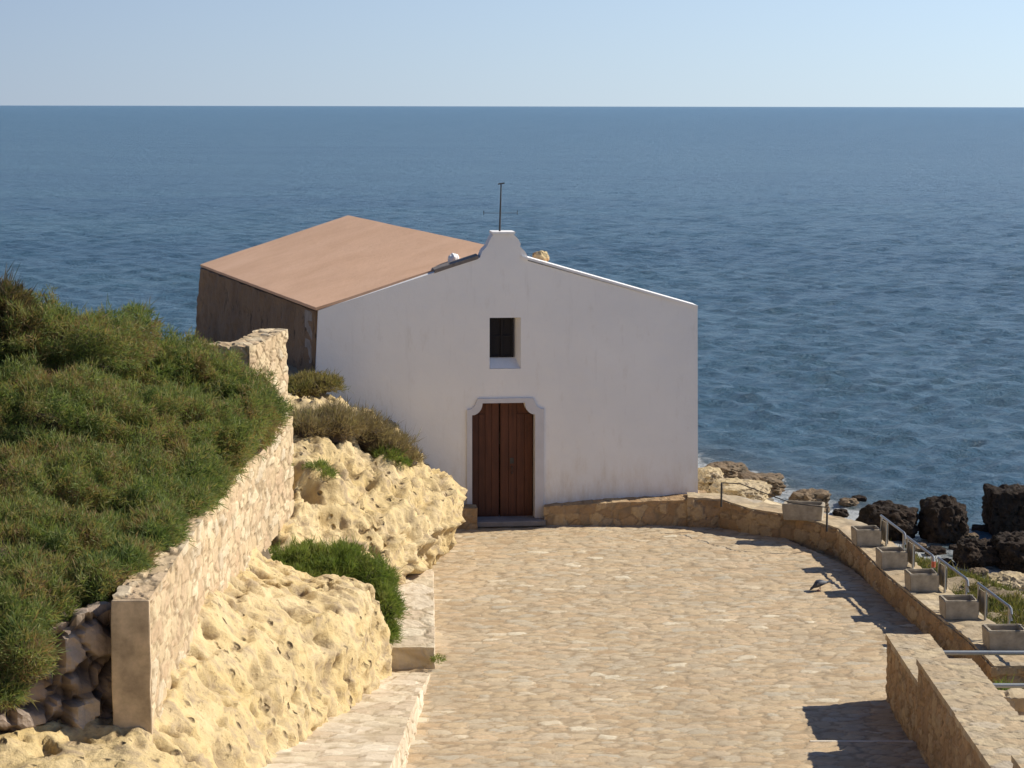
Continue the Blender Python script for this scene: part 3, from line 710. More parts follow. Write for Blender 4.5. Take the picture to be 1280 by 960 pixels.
# stone bench and ramp kerb at the foot of the cliff
sb = wall_path('stone_bench', [(-1.17, 32.0, -2.0, 32.0, -.05, .34), (-1.40, 37.6, -2.1, 37.6, -.05, .34)], PALEST, ds=.04, sc=(1.7, 1.3, 3), depth=.012, jit=.05)
tag(sb, 'low pale stone bench at the foot of the rock outcrop', 'stone bench')
kb = wall_path('stepped_kerb', [(-1.22, 31.7, -2.0, 31.7, -.1, .03), (-1.30, 29.5, -2.3, 29.5, -.1, .33), (-1.36, 26, -2.9, 26, -.1, .72), (-1.4, 22, -3.0, 22, -.1, 1.3)], PALEST, ds=.05, sc=(2.2, 2.2, 3), depth=.02)
tag(kb, 'broad pale stone parapet rising beside the steps below the yellow cliff', 'parapet')

# ------------------------------------------------------------------ retaining walls on the left
rw = wall_path('retaining_wall', [(-3.77, 22.0, -4.15, 22.0, 1.7, 3.40), (-3.80, 26, -4.25, 26, 1.9, 3.45), (-3.80, 30, -4.3, 30, 1.8, 3.5), (-3.72, 32.6, -4.3, 32.6, 1.8, 3.6), (-3.55, 34.6, -4.1, 34.6, 1.9, 3.5)], DRYST, ds=.035, sc=(4.5, 2.3, 5.5), depth=.022, jit=.28, rough=.02)
tag(rw, 'sunlit pale dry stone retaining wall below the shrubs on the cliff top', 'stone wall')
bm = bmesh.new(); add_box(bm, (-4.165, 21.925, 1.75), (-3.755, 21.975, 3.40), .015)
bmesh.ops.subdivide_edges(bm, edges=bm.edges[:], cuts=6, use_grid_fill=True)
for v_ in bm.verts: v_.co += noise.noise_vector(v_.co * 3.0) * .018
obj('end_slab', bm, plain_mat('tan_render', (.50, .375, .235), .9, .4, 3.5, bumpd=.01), rw)
ew = wall_path('enclosure_wall', [(-3.64, 34.7, -4.09, 34.9, 1.9, 4.90), (-3.94, 32.7, -4.36, 33.1, 1.9, 4.86), (-3.99, 32.62, -4.38, 33.1, 1.9, 4.86)], DRYST, ds=.035, sc=(3.6, 3.2, 6), depth=.022, jit=.22, rough=.015)
tag(ew, 'tall dry stone wall corner standing above the shrubs by the chapel', 'stone wall')
e2 = wall_path('wall_return', [(-4.0, 32.66, -4.0, 33.06, 2.6, 4.86), (-8.5, 32.9, -8.5, 33.3, 3.2, 4.9)], DRYST, ds=.06, sc=(4.5, 4.5, 6), depth=.04, parent=ew)
bw_ = wall_path('boulder_wall', [(-4.16, 22.3, -4.16, 22.9, 1.6, 3.25), (-5.2, 21.45, -5.6, 22.0, 1.6, 3.05), (-6.6, 20.3, -7.0, 20.9, 1.6, 3.0)], PURPST, ds=.05, sc=(3.0, 3.0, 2.6), depth=.13, jit=.3, rough=.05)
tag(bw_, 'shaded purple grey boulder wall under the overhanging shrubs', 'boulder wall')

# ------------------------------------------------------------------ curved sea wall with planters and rails
inner = [(4.30, 43.25, .585), (4.75, 42.85, .5), (5.30, 41.9, .45), (5.75, 40.8, .42), (6.02, 39.6, .42), (6.22, 38.0, .42), (6.50, 36.0, .42), (6.78, 34.0, .42), (7.0, 32.2, .42), (7.2, 30.6, .42), (7.35, 29.6, .42)]
def inner_from_px():
    px = [(860, 624, .585), (900, 626, .56), (937, 638, .48), (980, 645, .45), (1015, 653, .43), (1047, 663, .42), (1070, 684, .42), (1109, 722, .42), (1155, 760, .42), (1207, 800, .42), (1240, 835, .42)]
    return [(*at_z(a, b, z).xy, z) for a, b, z in px]
ip = inner_from_px()
print('inner wall', [(round(a, 2), round(b, 2)) for a, b, _ in ip])
st = []
for i, (x, y, z) in enumerate(ip):
    a = Vector(ip[max(0, i - 1)][:2]); b = Vector(ip[min(len(ip) - 1, i + 1)][:2]); t = (b - a).normalized(); n = Vector((-t.y, t.x))
    if n.x < 0 and i > 3 or n.y < 0 and i <= 3: n = -n
    if i == 5: n = Vector((.75, .66)).normalized() * 1.1
    wd = .75 if i > 1 else .6
    st.append((x, y, x + n.x * wd, y + n.y * wd, -.15, z, z - .01))
sw = wall_path('sea_wall', st, BROWNST, ds=.05, sc=(3.6, 3.6, 4.6), depth=.025, jit=.3)
tag(sw, 'curved low brown stone wall bounding the plaza on the sea side', 'stone wall')
# pale slabs on the top of the wall
st2 = [(a + (c - a) * .04, b + (d - b) * .04, c - (c - a) * .0, d, z - .02, z + .035, z + .03) for a, b, c, d, _, z, _2 in st]
cp = wall_path('wall_coping', st2, CAPST, ds=.05, sc=(1.8, 1.8, 2), depth=.012, parent=sw)

def make_planter(wd, dp, ht):
    root = empty('planter')
    bm = bmesh.new(); t = .055
    o = [(-wd / 2, -dp / 2), (wd / 2, -dp / 2), (wd / 2, dp / 2), (-wd / 2, dp / 2)]
    i_ = [(-wd / 2 + t, -dp / 2 + t), (wd / 2 - t, -dp / 2 + t), (wd / 2 - t, dp / 2 - t), (-wd / 2 + t, dp / 2 - t)]
    ob = [bm.verts.new((x * .94, y * .94, 0)) for x, y in o]; ot = [bm.verts.new((x, y, ht)) for x, y in o]
    it = [bm.verts.new((x, y, ht)) for x, y in i_]; ib = [bm.verts.new((x * .95, y * .95, .1)) for x, y in i_]
    bm.faces.new(ob[::-1]); bm.faces.new(ib)
    for k in range(4):
        j = (k + 1) % 4
        bm.faces.new((ob[k], ob[j], ot[j], ot[k])); bm.faces.new((ot[k], ot[j], it[j], it[k])); bm.faces.new((it[k], it[j], ib[j], ib[k]))
    bmesh.ops.bevel(bm, geom=[e for e in bm.edges], offset=.014, segments=2, affect='EDGES')
    bmesh.ops.subdivide_edges(bm, edges=bm.edges[:], cuts=2, use_grid_fill=True)
    for v in bm.verts: v.co += noise.noise_vector(v.co * 6) * .012
    obj('trough', bm, CONC, root)
    bm = bmesh.new(); add_box(bm, (-wd / 2 + t + .01, -dp / 2 + t + .01, .105), (wd / 2 - t - .01, dp / 2 - t - .01, ht - .11)); obj('soil', bm, SOIL, root)
    return root
def make_rail(L):
    """x axis along the wall towards the viewer"""
    root = empty('railing')
    bm = bmesh.new(); add_tube(bm, [(0, 0, .50), (L - .12, 0, .50), (L - .03, 0, .48), (L, 0, .41), (L, 0, .31)], .024, 10); obj('handrail', bm, STEEL, root)
    for x in (.04, .42, L - .10):
        bm = bmesh.new(); add_tube(bm, [(x, 0, 0), (x, 0, .492)], .02, 8); obj('post', bm, STEEL, root)
    bm = bmesh.new(); add_box(bm, (.02, .026, .05), (.43, .036, .42)); obj('panel', bm, CONC, root)
    return root
def copy_tree(o, parent=None):
    c = o.copy(); C.objects.link(c); c.parent = parent
    for ch in list(o.children): copy_tree(ch, c)
    return c
pl_px = [(1085, 683, .48), (1117, 711.5, .48), (1155, 740.5, .50), (1202, 775, .55), (1260, 814, .60)]
plab = ['small stone planter farthest along the straight sea wall', 'second stone planter from the wall bend, beside the red tipped rail', 'middle stone planter on the straight run of sea wall', 'stone planter next to last before the pier wall on the sea wall', 'nearest stone planter on the sea wall at the right edge']
rlab = ['steel handrail beyond the planter nearest the wall bend', 'steel handrail with a red tipped end on the sea wall', 'steel handrail behind the middle planter of the sea wall', 'steel handrail behind the next to nearest planter', 'steel handrail at the right edge behind the nearest planter']
P0 = make_planter(.54, .46, .31); R0 = make_rail(1.72)
dirw = (Vector(ip[9][:2]) - Vector(ip[6][:2])).normalized()
rza = math.atan2(dirw.y, dirw.x)
for i, (px, py, wd) in enumerate(pl_px):
    o = P0 if i == 0 else copy_tree(P0)
    c = at_z(px, py, .455); o.location = (c.x, c.y + .23, .452); o.rotation_euler = (0, 0, math.radians(4 - i)); o.scale = (wd / .54, 1, 1)
    tag(o, plab[i], 'planter', 'stone planters on the sea wall')
    r = R0 if i == 0 else copy_tree(R0)
    r.location = (c.x + wd / 2 + .06, c.y + .42, .45); r.rotation_euler = (0, 0, rza)
    tag(r, rlab[i], 'handrail', 'steel handrails on the sea wall')
    if i == 1:
        bm = bmesh.new(); add_tube(bm, [(1.72, 0, .42), (1.72, 0, .32)], .036, 8); e_ = obj('end_cap', bm, plain_mat('red_rubber', (.55, .12, .05), .6, .1, 5), r); e_['label'] = 'red end cap'
P1 = make_planter(.80, .42, .32); c = at_z(1006, 651, .45); P1.location = (c.x, c.y + .2, .45); P1.rotation_euler = (0, 0, math.radians(-14))
tag(P1, 'wide stone planter on the curved part of the sea wall', 'planter', 'stone planters on the sea wall')
# thin rail along the curved stretch
cr = empty('railing'); tag(cr, 'thin dark rail along the curved wall beside the chapel corner', 'handrail', 'steel handrails on the sea wall')
pts = [at_z(901, 603.5, .98), at_z(937, 609, .93), at_z(985, 628, .86), at_z(1034, 634.5, .86)]
bm = bmesh.new(); add_tube(bm, [at_z(901, 603.5, .98), at_z(925, 604.5, .98), at_z(960, 618, .92), at_z(990, 629, .88), at_z(1036, 634.5, .84)], .011, 8); obj('handrail', bm, IRON, cr)
for px, py, zt, zb in ((902, 604, .98, .5), (1034, 635, .84, .38)):
    t = at_z(px, py, zt); bm = bmesh.new(); add_tube(bm, [(t.x, t.y, zb), (t.x, t.y, zt)], .02, 8); obj('post', bm, IRON, cr)

# ------------------------------------------------------------------ pier wall at the lower right, stepping up towards the viewer
pw = empty('stair_parapet', (5.4, 30.3, 0)); tag(pw, 'thick stepped stone parapet at the lower right beside the stairs', 'parapet')
def pblock(x0, x1, y0, y1, zt, zb=-.1):
    o = wall_path('wall_block', [(x0 - 5.4, y1 - 30.3, x1 - 5.4, y1 - 30.3, zb, zt - .07), (x0 - 5.4 - .03, y0 - 30.3, x1 - 5.4, y0 - 30.3, zb, zt - .07)], BROWNST, ds=.04, sc=(5, 4.5, 6), depth=.022, jit=.35, parent=pw)
    k = wall_path('coping', [(x0 - 5.42, y1 - 30.28, x1 - 5.38, y1 - 30.28, zt - .075, zt), (x0 - 5.42 - .03, y0 - 30.3, x1 - 5.38, y0 - 30.3, zt - .075, zt)], CAPST, ds=.04, sc=(3.2, 4.4, 1), depth=.009, jit=.25, rough=.012, parent=pw)
pblock(5.40, 5.99, 27.70, 30.3, .98)
pblock(5.345, 6.03, 24.62, 27.68, 1.30)
pblock(5.22, 5.98, 21.5, 24.6, 1.42)
pblock(5.15, 5.95, 17.5, 21.48, 1.9)
# two horizontal pipes
def pipe(px0, px1, py, z, lab):
    a = at_z(px0, py, z); b = at_y(px1, py, a.y)
    o = empty('pipe_rail', (a.x, a.y, 0)); tag(o, lab, 'pipe rail', 'grey pipe rails')
    bm = bmesh.new(); add_tube(bm, [(-.1, 0, z), (b.x - a.x + .5, 0, z)], .032, 10); obj('pipe', bm, PIPE, o)
    bm = bmesh.new(); add_tube(bm, [(b.x - a.x + .45, 0, -.9), (b.x - a.x + .45, 0, z - .033)], .03, 8); obj('post', bm, PIPE, o)
pipe(1178, 1290, 816, .86, 'long grey pipe rail running right from the end of the stepped parapet')
pipe(1225, 1290, 857, .80, 'lower grey pipe rail below the other, at the right edge')
lw = wall_path('cross_wall', [(6.05, 28.1, 6.05, 28.5, -.5, .66), (9.0, 28.3, 9.0, 28.7, -.5, .62)], CAPST, ds=.05, sc=(3, 3, 3), depth=.03)
tag(lw, 'short pale stone cross wall right of the stepped parapet', 'stone wall')

# ------------------------------------------------------------------ boulders in the water and shore rocks
def boulder(name, px0, py0, px1, py1, z, seed, mat, box=.5, sub=5, depth=1.0, amp=.22):
    zc = z; b = at_z((px0 + px1) / 2, py1, zc); dep = (b - CAM).dot(fw)
    rx = (px1 - px0) / 2 / F_PX * dep; rz = (py1 - py0) / F_PX * dep / 1.93
    bm = bmesh.new(); bmesh.ops.create_icosphere(bm, subdivisions=sub, radius=1); pit = []
    for v in bm.verts:
        p = v.co.copy(); mxx = max(abs(p.x), abs(p.y), abs(p.z)); q = p.lerp(p / mxx, box)
        n = noise.fractal(p * 1.3 + Vector((seed, seed * 1.7, seed * .3)), 1, 2, 6)
        d, _ = noise.voronoi(p * 2.6 + Vector((seed, 0, 0))); e = min(1, (d[1] - d[0]) * 2); d5, _ = noise.voronoi(p * 7 + Vector((seed, 0, 0)))
        t = max(0, 1 - d5[0] / .4); pit.append(t)
        k = 1 + amp * n + .10 * e - .08 - .05 * t + .10 * (noise.ridged_multi_fractal(p * 1.8 + Vector((seed, 0, seed)), .8, 2.1, 5, 1.0, 2.0) - 1)
        v.co = Vector((q.x * rx * k, q.y * rx * depth * k, q.z * rz * k))
    me = bpy.data.meshes.new(name); bm.to_mesh(me); bm.free(); me.materials.append(mat)
    a = me.attributes.new('pit', 'FLOAT', 'POINT'); a.data.foreach_set('value', pit)
    o = bpy.data.objects.new(name, me); C.objects.link(o); o.location = (b.x, b.y + rx * depth * .8, zc + rz * .93); o.rotation_euler = (0, 0, seed)
    o.rotation_euler = (0, 0, 0)
    return o
G = 'dark boulders standing in the water'
tag(boulder('sea_boulder', 1079, 632, 1152, 684, -2.1, 1.3, DARKROCK, .25), 'low black boulder in the water just beyond the first rail', 'boulder', G)
tag(boulder('sea_boulder', 1153, 626, 1212, 684, -2.1, 2.1, DARKROCK, .35, amp=.16), 'rounded dark boulder with a tan right edge, second from left', 'boulder', G)
tag(boulder('sea_boulder', 1236, 612, 1300, 674, -2.1, 3.6, DARKROCK, .75, amp=.10), 'tall square dark boulder at the right edge of the photo', 'boulder', G)
tag(boulder('sea_boulder', 1198, 678, 1250, 716, -2.1, 4.4, DARKROCK, .3), 'small black boulder below the tall square one', 'boulder', G)
tag(boulder('sea_boulder', 1242, 672, 1310, 718, -2.1, 5.2, DARKROCK, .4), 'jagged black boulder in front of the tall square one', 'boulder', G)
G = 'brown rocks along the shore'
tag(boulder('shore_rock', 884, 583, 938, 606, -1.2, 6.1, SHORE, .3, depth=1.2), 'flat brown shore rock beside the chapel corner', 'rock', G)
tag(boulder('shore_rock', 925, 597, 985, 622, -1.3, 7.7, SHORE, .3, depth=1.2), 'long brown shore rock beyond the curved wall', 'rock', G)
tag(boulder('shore_rock', 990, 616, 1040, 642, -1.5, 8.2, SHORE, .4), 'brown rock behind the wide planter', 'rock', G)
tag(boulder('shore_rock', 868, 590, 908, 622, -.3, 9.4, LIME2, .3, depth=1.3), 'yellow rock at the right corner of the chapel', 'rock', G)
tag(boulder('shore_rock', 895, 606, 965, 636, -.3, 10.4, LIME2, .3, depth=1.3), 'yellow rock behind the curved part of the sea wall', 'rock', G)
tag(boulder('shore_rock', 1235, 724, 1300, 752, -1.6, 11.4, LIME2, .3), 'pale flat rock on the grassy bank at the right edge', 'rock', G)

from mathutils.bvhtree import BVHTree
def bvh(o):
    me = o.data; return BVHTree.FromPolygons([v.co.copy() for v in me.vertices], [tuple(p.vertices) for p in me.polygons])
CLIFFS = [bvh(bpy.data.objects[n]) for n in ('cliff', 'rock_outcrop')]
def hit(px, py, trees=None):
    best = None
    for t in (trees or CLIFFS):
        h = t.ray_cast(CAM, ray(px, py))
        if h[0] is not None and (best is None or h[3] < best[3]): best = h
    return best[0].copy() if best else None
def H(px, py, r, up_=0.0):      # a bush standing on the rock at that spot
    p = hit(px, py) or at_y(px, py, 40); return ((p.x, p.y, p.z + up_), r)
rs_ = random.Random(3)
for i, (px, py, wpx) in enumerate([(1150, 690, 22), (1172, 696, 26), (1196, 690, 18), (1215, 676, 20), (1228, 668, 24), (1184, 708, 20), (1062, 634, 24), (1075, 628, 18), (1052, 646, 20), (1225, 722, 24), (1140, 686, 18), (1206, 712, 16)]):
    b_ = boulder('shallow_rock', px - wpx / 2, py - wpx * .42, px + wpx / 2, py + 3, -2.08, 20.5 + i * 1.7, DARKROCK if i % 3 else SHORE, .3, sub=4)
    if i in (6, 7, 8): tag(b_, ['small rock in the water just left of the low black boulder', 'tiny rock touching the left side of the low black boulder', 'small brown rock between the wide planter and the low black boulder'][i - 6], 'rock', 'small rocks in the shallows')
    else: tag(b_, 'small wet dark rock in the shallows between the big boulders and the grassy bank', 'rock', 'small rocks in the shallows')
# ------------------------------------------------------------------ foliage
def tufts(P, N, L, wdt, rs, k=7, spread=.8, droop=0.0, gravity=(0, 0, 1), upb=.5):
    """k narrow blades per point; returns V, F, rnd"""
    n = len(P); P = np.repeat(P, k, 0); N = np.repeat(N, k, 0)
    tr = np.repeat(rs.random(n), k)
    D = N + rs.normal(size=P.shape) * spread; D[:, 2] += upb; D /= np.linalg.norm(D, axis=1, keepdims=True)
    S = np.cross(D, rs.normal(size=P.shape)); S /= np.linalg.norm(S, axis=1, keepdims=True)
    lg = np.repeat(rs.random(n) < .03, k)
    l = (L * (0.5 + rs.random(len(P))) * np.where(lg, 2.0, 1.0))[:, None]; w_ = wdt * (.6 + .8 * rs.random(len(P)))[:, None]
    st_ = P + rs.normal(size=P.shape) * L * .25
    mid = st_ + D * l * .5; tip = st_ + D * l; tip[:, 2] -= droop * l[:, 0]
    V = np.stack([st_, mid + S * w_ * .5, tip, mid - S * w_ * .5], 1).reshape(-1, 3)
    F = np.arange(len(V)).reshape(-1, 4)
    r = np.repeat(np.clip(tr * .7 + rs.random(len(P)) * .3, 0, 1), 4)
    return V, F, r
def bush_points(c, r, n, rs, lobes=9, hemi=-.2, seed=0):
    """points over the lumpy surface of a bush and some depth below it"""
    d = rs.normal(size=(int(n * 1.6), 3)); d /= np.linalg.norm(d, axis=1, keepdims=True); d = d[d[:, 2] > hemi][:n]
    out = np.empty_like(d)
    for i, v in enumerate(d):
        f = 1 + .46 * noise.fractal(Vector(v * 2.6 + seed), 1, 2, 3) + .20 * noise.noise(Vector(v * 6 + seed))
        out[i] = v * f
    dep = 1 - .30 * rs.random(len(d)) ** 2
    return out * dep[:, None] * np.array(r) + np.array(c), d / np.array(r) / np.linalg.norm(d / np.array(r), axis=1, keepdims=True)
def bush(name, blobs, dens, L, wdt, mat, seed, parent=None, k=7, core=True, upb=.5, spread=.8, corecol=None):
    rs = np.random.default_rng(seed); Vs, Fs, Rs = [], [], []; off = 0
    for bi, (c, r) in enumerate(blobs):
        area = 2 * math.pi * ((r[0] * r[1]) ** 1.0 + r[0] * r[2] + r[1] * r[2]) / 3 * 1.3
        P, N = bush_points(c, r, int(area * dens), rs, seed=seed * 3.1 + bi)
        V, F, R = tufts(P, N, L, wdt, rs, k, spread, upb=upb)
        Vs.append(V); Fs.append(F + off); Rs.append(R); off += len(V)
    o = mesh_np(name, np.concatenate(Vs), np.concatenate(Fs), mat, parent, attrs={'rnd': np.concatenate(Rs)})
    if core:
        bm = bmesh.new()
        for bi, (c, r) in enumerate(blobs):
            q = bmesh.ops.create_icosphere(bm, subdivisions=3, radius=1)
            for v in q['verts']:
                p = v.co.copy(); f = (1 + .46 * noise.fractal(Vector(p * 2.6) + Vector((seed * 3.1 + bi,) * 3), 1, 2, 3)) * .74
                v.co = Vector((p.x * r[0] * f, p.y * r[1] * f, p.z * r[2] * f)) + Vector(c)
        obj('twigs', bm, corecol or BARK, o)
    return o
def T(x, y): return float(terrain(np.array([x]), np.array([y]))[0])
def B(px, py, y, r):     # bush centre seen at a pixel at depth y
    p = at_y(px, py, y); return ((p.x, p.y, p.z), r)
thick = [
 B(-190, 480, 30.0, (1.6, 1.3, .7)), B(-170, 590, 27.5, (1.5, 1.3, .7)), B(-150, 700, 25.0, (1.2, 1.2, .7)), B(-110, 780, 22.8, (.9, .9, .5)),
 B(20, 442, 29.5, (1.5, 1.2, .72)), B(95, 486, 30.5, (1.1, 1.1, .60)), B(180, 470, 31.0, (.9, 1.0, .56)), B(245, 488, 31.2, (.75, .9, .56)), B(300, 520, 31.0, (.55, .8, .52)),
 B(315, 530, 30.4, (.30, .8, .42)), B(235, 555, 29.2, (.85, 1.0, .62)), B(130, 555, 28.5, (1.2, 1.1, .7)), B(30, 550, 27.8, (1.4, 1.1, .8)),
 B(225, 605, 27.8, (.55, 1.0, .5)), B(140, 635, 26.8, (.85, 1.0, .62)), B(50, 640, 26.0, (1.2, 1.0, .7)), B(15, 755, 22.9, (.8, .7, .5)), B(8, 672, 24.9, (.7, .6, .5)), B(185, 650, 26.2, (.42, .9, .40)),
 B(130, 700, 24.6, (.46, .8, .42)), B(60, 715, 24.2, (.95, .9, .6)), B(-20, 720, 24.0, (1.0, .9, .7)),
 B(312, 548, 31.0, (.28, .7, .28)), B(272, 585, 29.0, (.28, .8, .26)), B(238, 625, 27.0, (.28, .8, .26)), B(198, 670, 25.0, (.26, .8, .26)), B(160, 712, 23.6, (.24, .6, .26)), B(120, 735, 22.9, (.26, .4, .28)),
 B(40, 770, 22.3, (.42, .5, .42)), B(-10, 800, 21.6, (.55, .5, .5)), B(25, 830, 21.1, (.26, .3, .34)), B(0, 870, 20.9, (.22, .25, .22)),
]
stuff(bush('shrub_thicket', thick, 1500, .090, .010, GREEN, 3, k=6, spread=1.1, upb=.35), 'dense dark green and brown shrubs covering the cliff top at left', 'shrubs')
def yflowers():
    core = [bvh(bpy.data.objects['twigs'])]
    for px, py, lab in ((71, 550, 'bright yellow flower in the upper left shrubs'), (88, 560, 'orange yellow flower right beside the bright one'), (131, 657, 'lone yellow flower low in the shrubs, in the brown patch'), (232, 612, 'small yellow flower near the right edge of the shrubs')):
        h = hit(px, py, core)
        if h is None: continue
        p = h - ray(px, py) * .30; bm = bmesh.new()
        for k in range(6):
            a = k * math.pi / 3; c = Vector((math.cos(a), -.5, math.sin(a))) * .032
            t_ = Vector((-math.sin(a), 0, math.cos(a))) * .014
            bm.faces.new([bm.verts.new(q_) for q_ in (Vector(), c + t_, c * 1.25, c - t_)])
        o = obj('yellow_flower', bm, YELLOW); o.location = p
        tag(o, lab, 'flower', 'yellow flowers in the shrubs')
yflowers()
# a tall sprig above the thicket and a brown tuft at the far left
sp = bush('tall_sprig', [B(170, 398, 30.5, (.15, .2, .14)), B(160, 410, 30.5, (.12, .2, .1)), B(183, 408, 30.4, (.12, .2, .14))], 380, .10, .012, GREEN, 9, core=False)
bm = bmesh.new(); p = at_y(170, 440, 30.5); add_tube(bm, [p, at_y(167, 410, 30.5), at_y(171, 392, 30.5)], .016, 6, [1, .7, .4]); obj('stem', bm, BARK, sp)
tag(sp, 'single taller sprig sticking up above the shrubs against the sea', 'sprig')
tb = bush('brown_bush', [B(4, 390, 29.0, (.30, .4, .30)), B(-15, 415, 29.0, (.7, .5, .4))], 480, .14, .014, leaf_mat('brown_leaves', [(.3, (.06, .07, .03)), (.5, (.11, .08, .04)), (.8, (.16, .11, .06))]), 19)
tag(tb, 'brownish bush rising highest at the left edge of the photo', 'bush')
# bushes on the rock outcrop
b1 = bush('dry_bush', [B(393, 484, 41.9, (.50, .5, .22)), B(372, 490, 41.6, (.3, .4, .2))], 700, .09, .011, leaf_mat('olive_leaves', [(.3, (.12, .13, .045)), (.5, (.19, .165, .065)), (.8, (.25, .19, .09))]), 21)
tag(b1, 'small olive brown bush on top of the rock beside the chapel corner', 'bush')
b2 = bush('dry_bush', [H(380, 545, (.40, .4, .26), .1), H(415, 545, (.48, .4, .34), .12), H(450, 550, (.46, .4, .32), .1), H(485, 565, (.38, .4, .24), .05), H(510, 578, (.22, .3, .14), .02)], 620, .15, .009, DRYG, 22, upb=.9, k=7)
tag(b2, 'wide brown leafless dry bush across the upper rock outcrop', 'bush')
b3 = bush('low_bush', [H(483, 573, (.24, .2, .13), .03), H(500, 582, (.17, .2, .10), .02)], 900, .07, .011, GREEN2, 23, core=False)
tag(b3, 'small dark green bush at the right end of the dry bush', 'bush')
b4 = bush('grass_tuft', [H(397, 585, (.16, .2, .07)), H(408, 594, (.14, .2, .06))], 900, .07, .010, GREEN2, 24, core=False)
tag(b4, 'low green tuft growing on the bare middle of the outcrop', 'tuft')
b5 = bush('hanging_shrub', [B(335, 708, 32.9, (.30, .4, .20)), B(375, 705, 33.2, (.45, .5, .26)), B(420, 712, 33.2, (.50, .5, .32)), B(460, 735, 33.0, (.40, .4, .38)), B(478, 765, 32.6, (.26, .35, .36)), B(482, 795, 32.4, (.15, .3, .24)), B(415, 728, 32.9, (.35, .4, .22)), B(365, 722, 32.7, (.4, .3, .16))], 1100, .10, .010, GREEN2, 25, upb=.35, k=7)
tag(b5, 'bright green shrub filling the gap in the rocks above the bench', 'shrub')
b6 = bush('wall_plant', [B(352, 588, 34.4, (.10, .15, .22))], 500, .08, .012, GREEN2, 26, core=False)
tag(b6, 'small plant sprouting from the top of the retaining wall', 'plant')
b7 = bush('weed_tuft', [B(548, 826, 31.9, (.08, .08, .06))], 900, .06, .010, GREEN2, 27, core=False)
tag(b7, 'little weed on the paving beside the end of the bench', 'weed')
b8 = bush('yellow_flowered_plant', [B(1262, 890, 29.6, (.35, .4, .28)), B(1290, 930, 29.0, (.45, .5, .3)), B(1245, 905, 29.4, (.2, .3, .2))], 520, .13, .014, GREEN2, 28)
tag(b8, 'green plant with yellow flowers in the lower right corner', 'plant')
for px, py in ((1261, 876), (1268, 878), (1279, 893)):
    bm = bmesh.new(); bmesh.ops.create_icosphere(bm, subdivisions=2, radius=.03); o = obj('flower', bm, YELLOW, b8); o.location = at_y(px, py, 29.1)
# grass on the sea bank
def bank_grass():
    rs = np.random.default_rng(44); n = 42000
    Y = rs.uniform(27, 47, n); X = wallx(Y) + .75 + rs.random(n) ** 1.0 * 6.5
    s = seg_sd(X, Y, COAST); nn = np.array([noise.fractal(Vector((a * .6, b * .6, 0)), 1, 2, 3) for a, b in zip(X, Y)])
    keep = (s > 1.7) & (nn > -.42); X, Y = X[keep], Y[keep]; Z = terrain(X, Y)
    P = np.stack([X, Y, Z], -1); N = np.tile([0, 0, 1.0], (len(P), 1))
    V, F, R = tufts(P, N, .11, .018, rs, 7, .8, upb=.35)
    stuff(mesh_np('bank_grass', V, F, GRASS, attrs={'rnd': R}), 'green and yellowish grass on the bank between wall and sea', 'grass')
bank_grass()

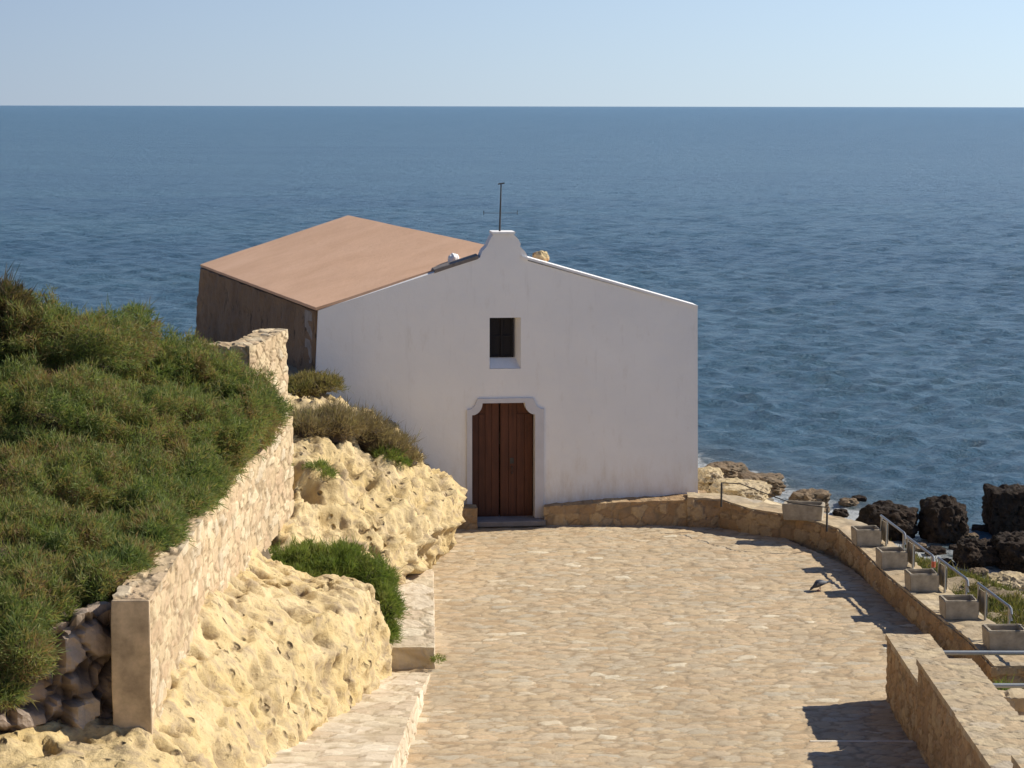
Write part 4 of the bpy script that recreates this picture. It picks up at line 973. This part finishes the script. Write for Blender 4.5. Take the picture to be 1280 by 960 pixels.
# ------------------------------------------------------------------ pigeon
def pigeon():
    c = at_z(1024, 738, 0.02); root = empty('pigeon', (c.x, c.y, .02), math.radians(14)); root.scale = (1.1, 1.35, 1.15)
    tag(root, 'dark grey pigeon pecking at the paving in the middle of the plaza', 'pigeon')
    PB = plain_mat('pigeon_plumage', (.055, .06, .075), .7, .3, 25); PW = plain_mat('pigeon_wing', (.17, .18, .20), .7, .2, 25); PL = plain_mat('pigeon_leg', (.45, .12, .09), .6)
    # spine, head towards -x, pecking low
    sp_ = [(.150, .125, .006, .012), (.125, .118, .018, .012), (.085, .118, .034, .028), (.045, .120, .050, .045), (.0, .112, .058, .055), (-.04, .098, .054, .052), (-.075, .082, .040, .040), (-.100, .064, .027, .027), (-.118, .048, .022, .022), (-.134, .038, .023, .022), (-.148, .028, .018, .017), (-.158, .020, .008, .008)]
    bm = bmesh.new(); rings = []
    for x, z, ry, rz in sp_: rings.append([bm.verts.new((x, ry * math.cos(a), z + rz * math.sin(a))) for a in [k * 2 * math.pi / 14 for k in range(14)]])
    for a, b_ in zip(rings, rings[1:]):
        for k in range(14): bm.faces.new((a[k], a[(k + 1) % 14], b_[(k + 1) % 14], b_[k]))
    bm.faces.new(rings[0]); bm.faces.new(rings[-1][::-1])
    obj('body', bm, PB, root, smooth=True)
    bm = bmesh.new(); slab(bm, [(.10, -.026), (.20, -.034), (.215, 0), (.20, .034), (.10, .026)], [], -.006, .006)
    t = obj('tail', bm, PB, root); t.rotation_euler = (math.radians(90), math.radians(-6), 0); t.location = (0, 0, .112)
    for s in (-1, 1):
        bm = bmesh.new(); rg = []
        for x, z, a, b_ in ((-.06, .105, .010, .018), (-.03, .120, .014, .034), (.03, .126, .014, .036), (.08, .124, .010, .024), (.13, .122, .006, .012), (.165, .122, .003, .004)):
            yy = s * (.046 - max(0, x) * .22); rg.append([bm.verts.new((x, yy + a * math.cos(k), z + b_ * math.sin(k))) for k in [j * math.pi / 4 for j in range(8)]])
        for a, b_ in zip(rg, rg[1:]):
            for k in range(8): bm.faces.new((a[k], a[(k + 1) % 8], b_[(k + 1) % 8], b_[k]))
        bm.faces.new(rg[0]); bm.faces.new(rg[-1][::-1]); obj('wing', bm, PW, root, smooth=True)
        bm = bmesh.new(); add_tube(bm, [(.005, s * .022, .07), (.012, s * .022, .035), (0, s * .022, .004)], .005, 6)
        for a in (-.6, 0, .6): add_tube(bm, [(0, s * .022, .004), (-.028 * math.cos(a), s * .022 + .028 * math.sin(a), .002)], .003, 5)
        obj('leg', bm, PL, root)
    bm = bmesh.new(); add_tube(bm, [(-.155, 0, .021), (-.166, 0, .013), (-.176, 0, .004)], .005, 6, [1, .7, .3]); obj('beak', bm, PB, root)
pigeon()
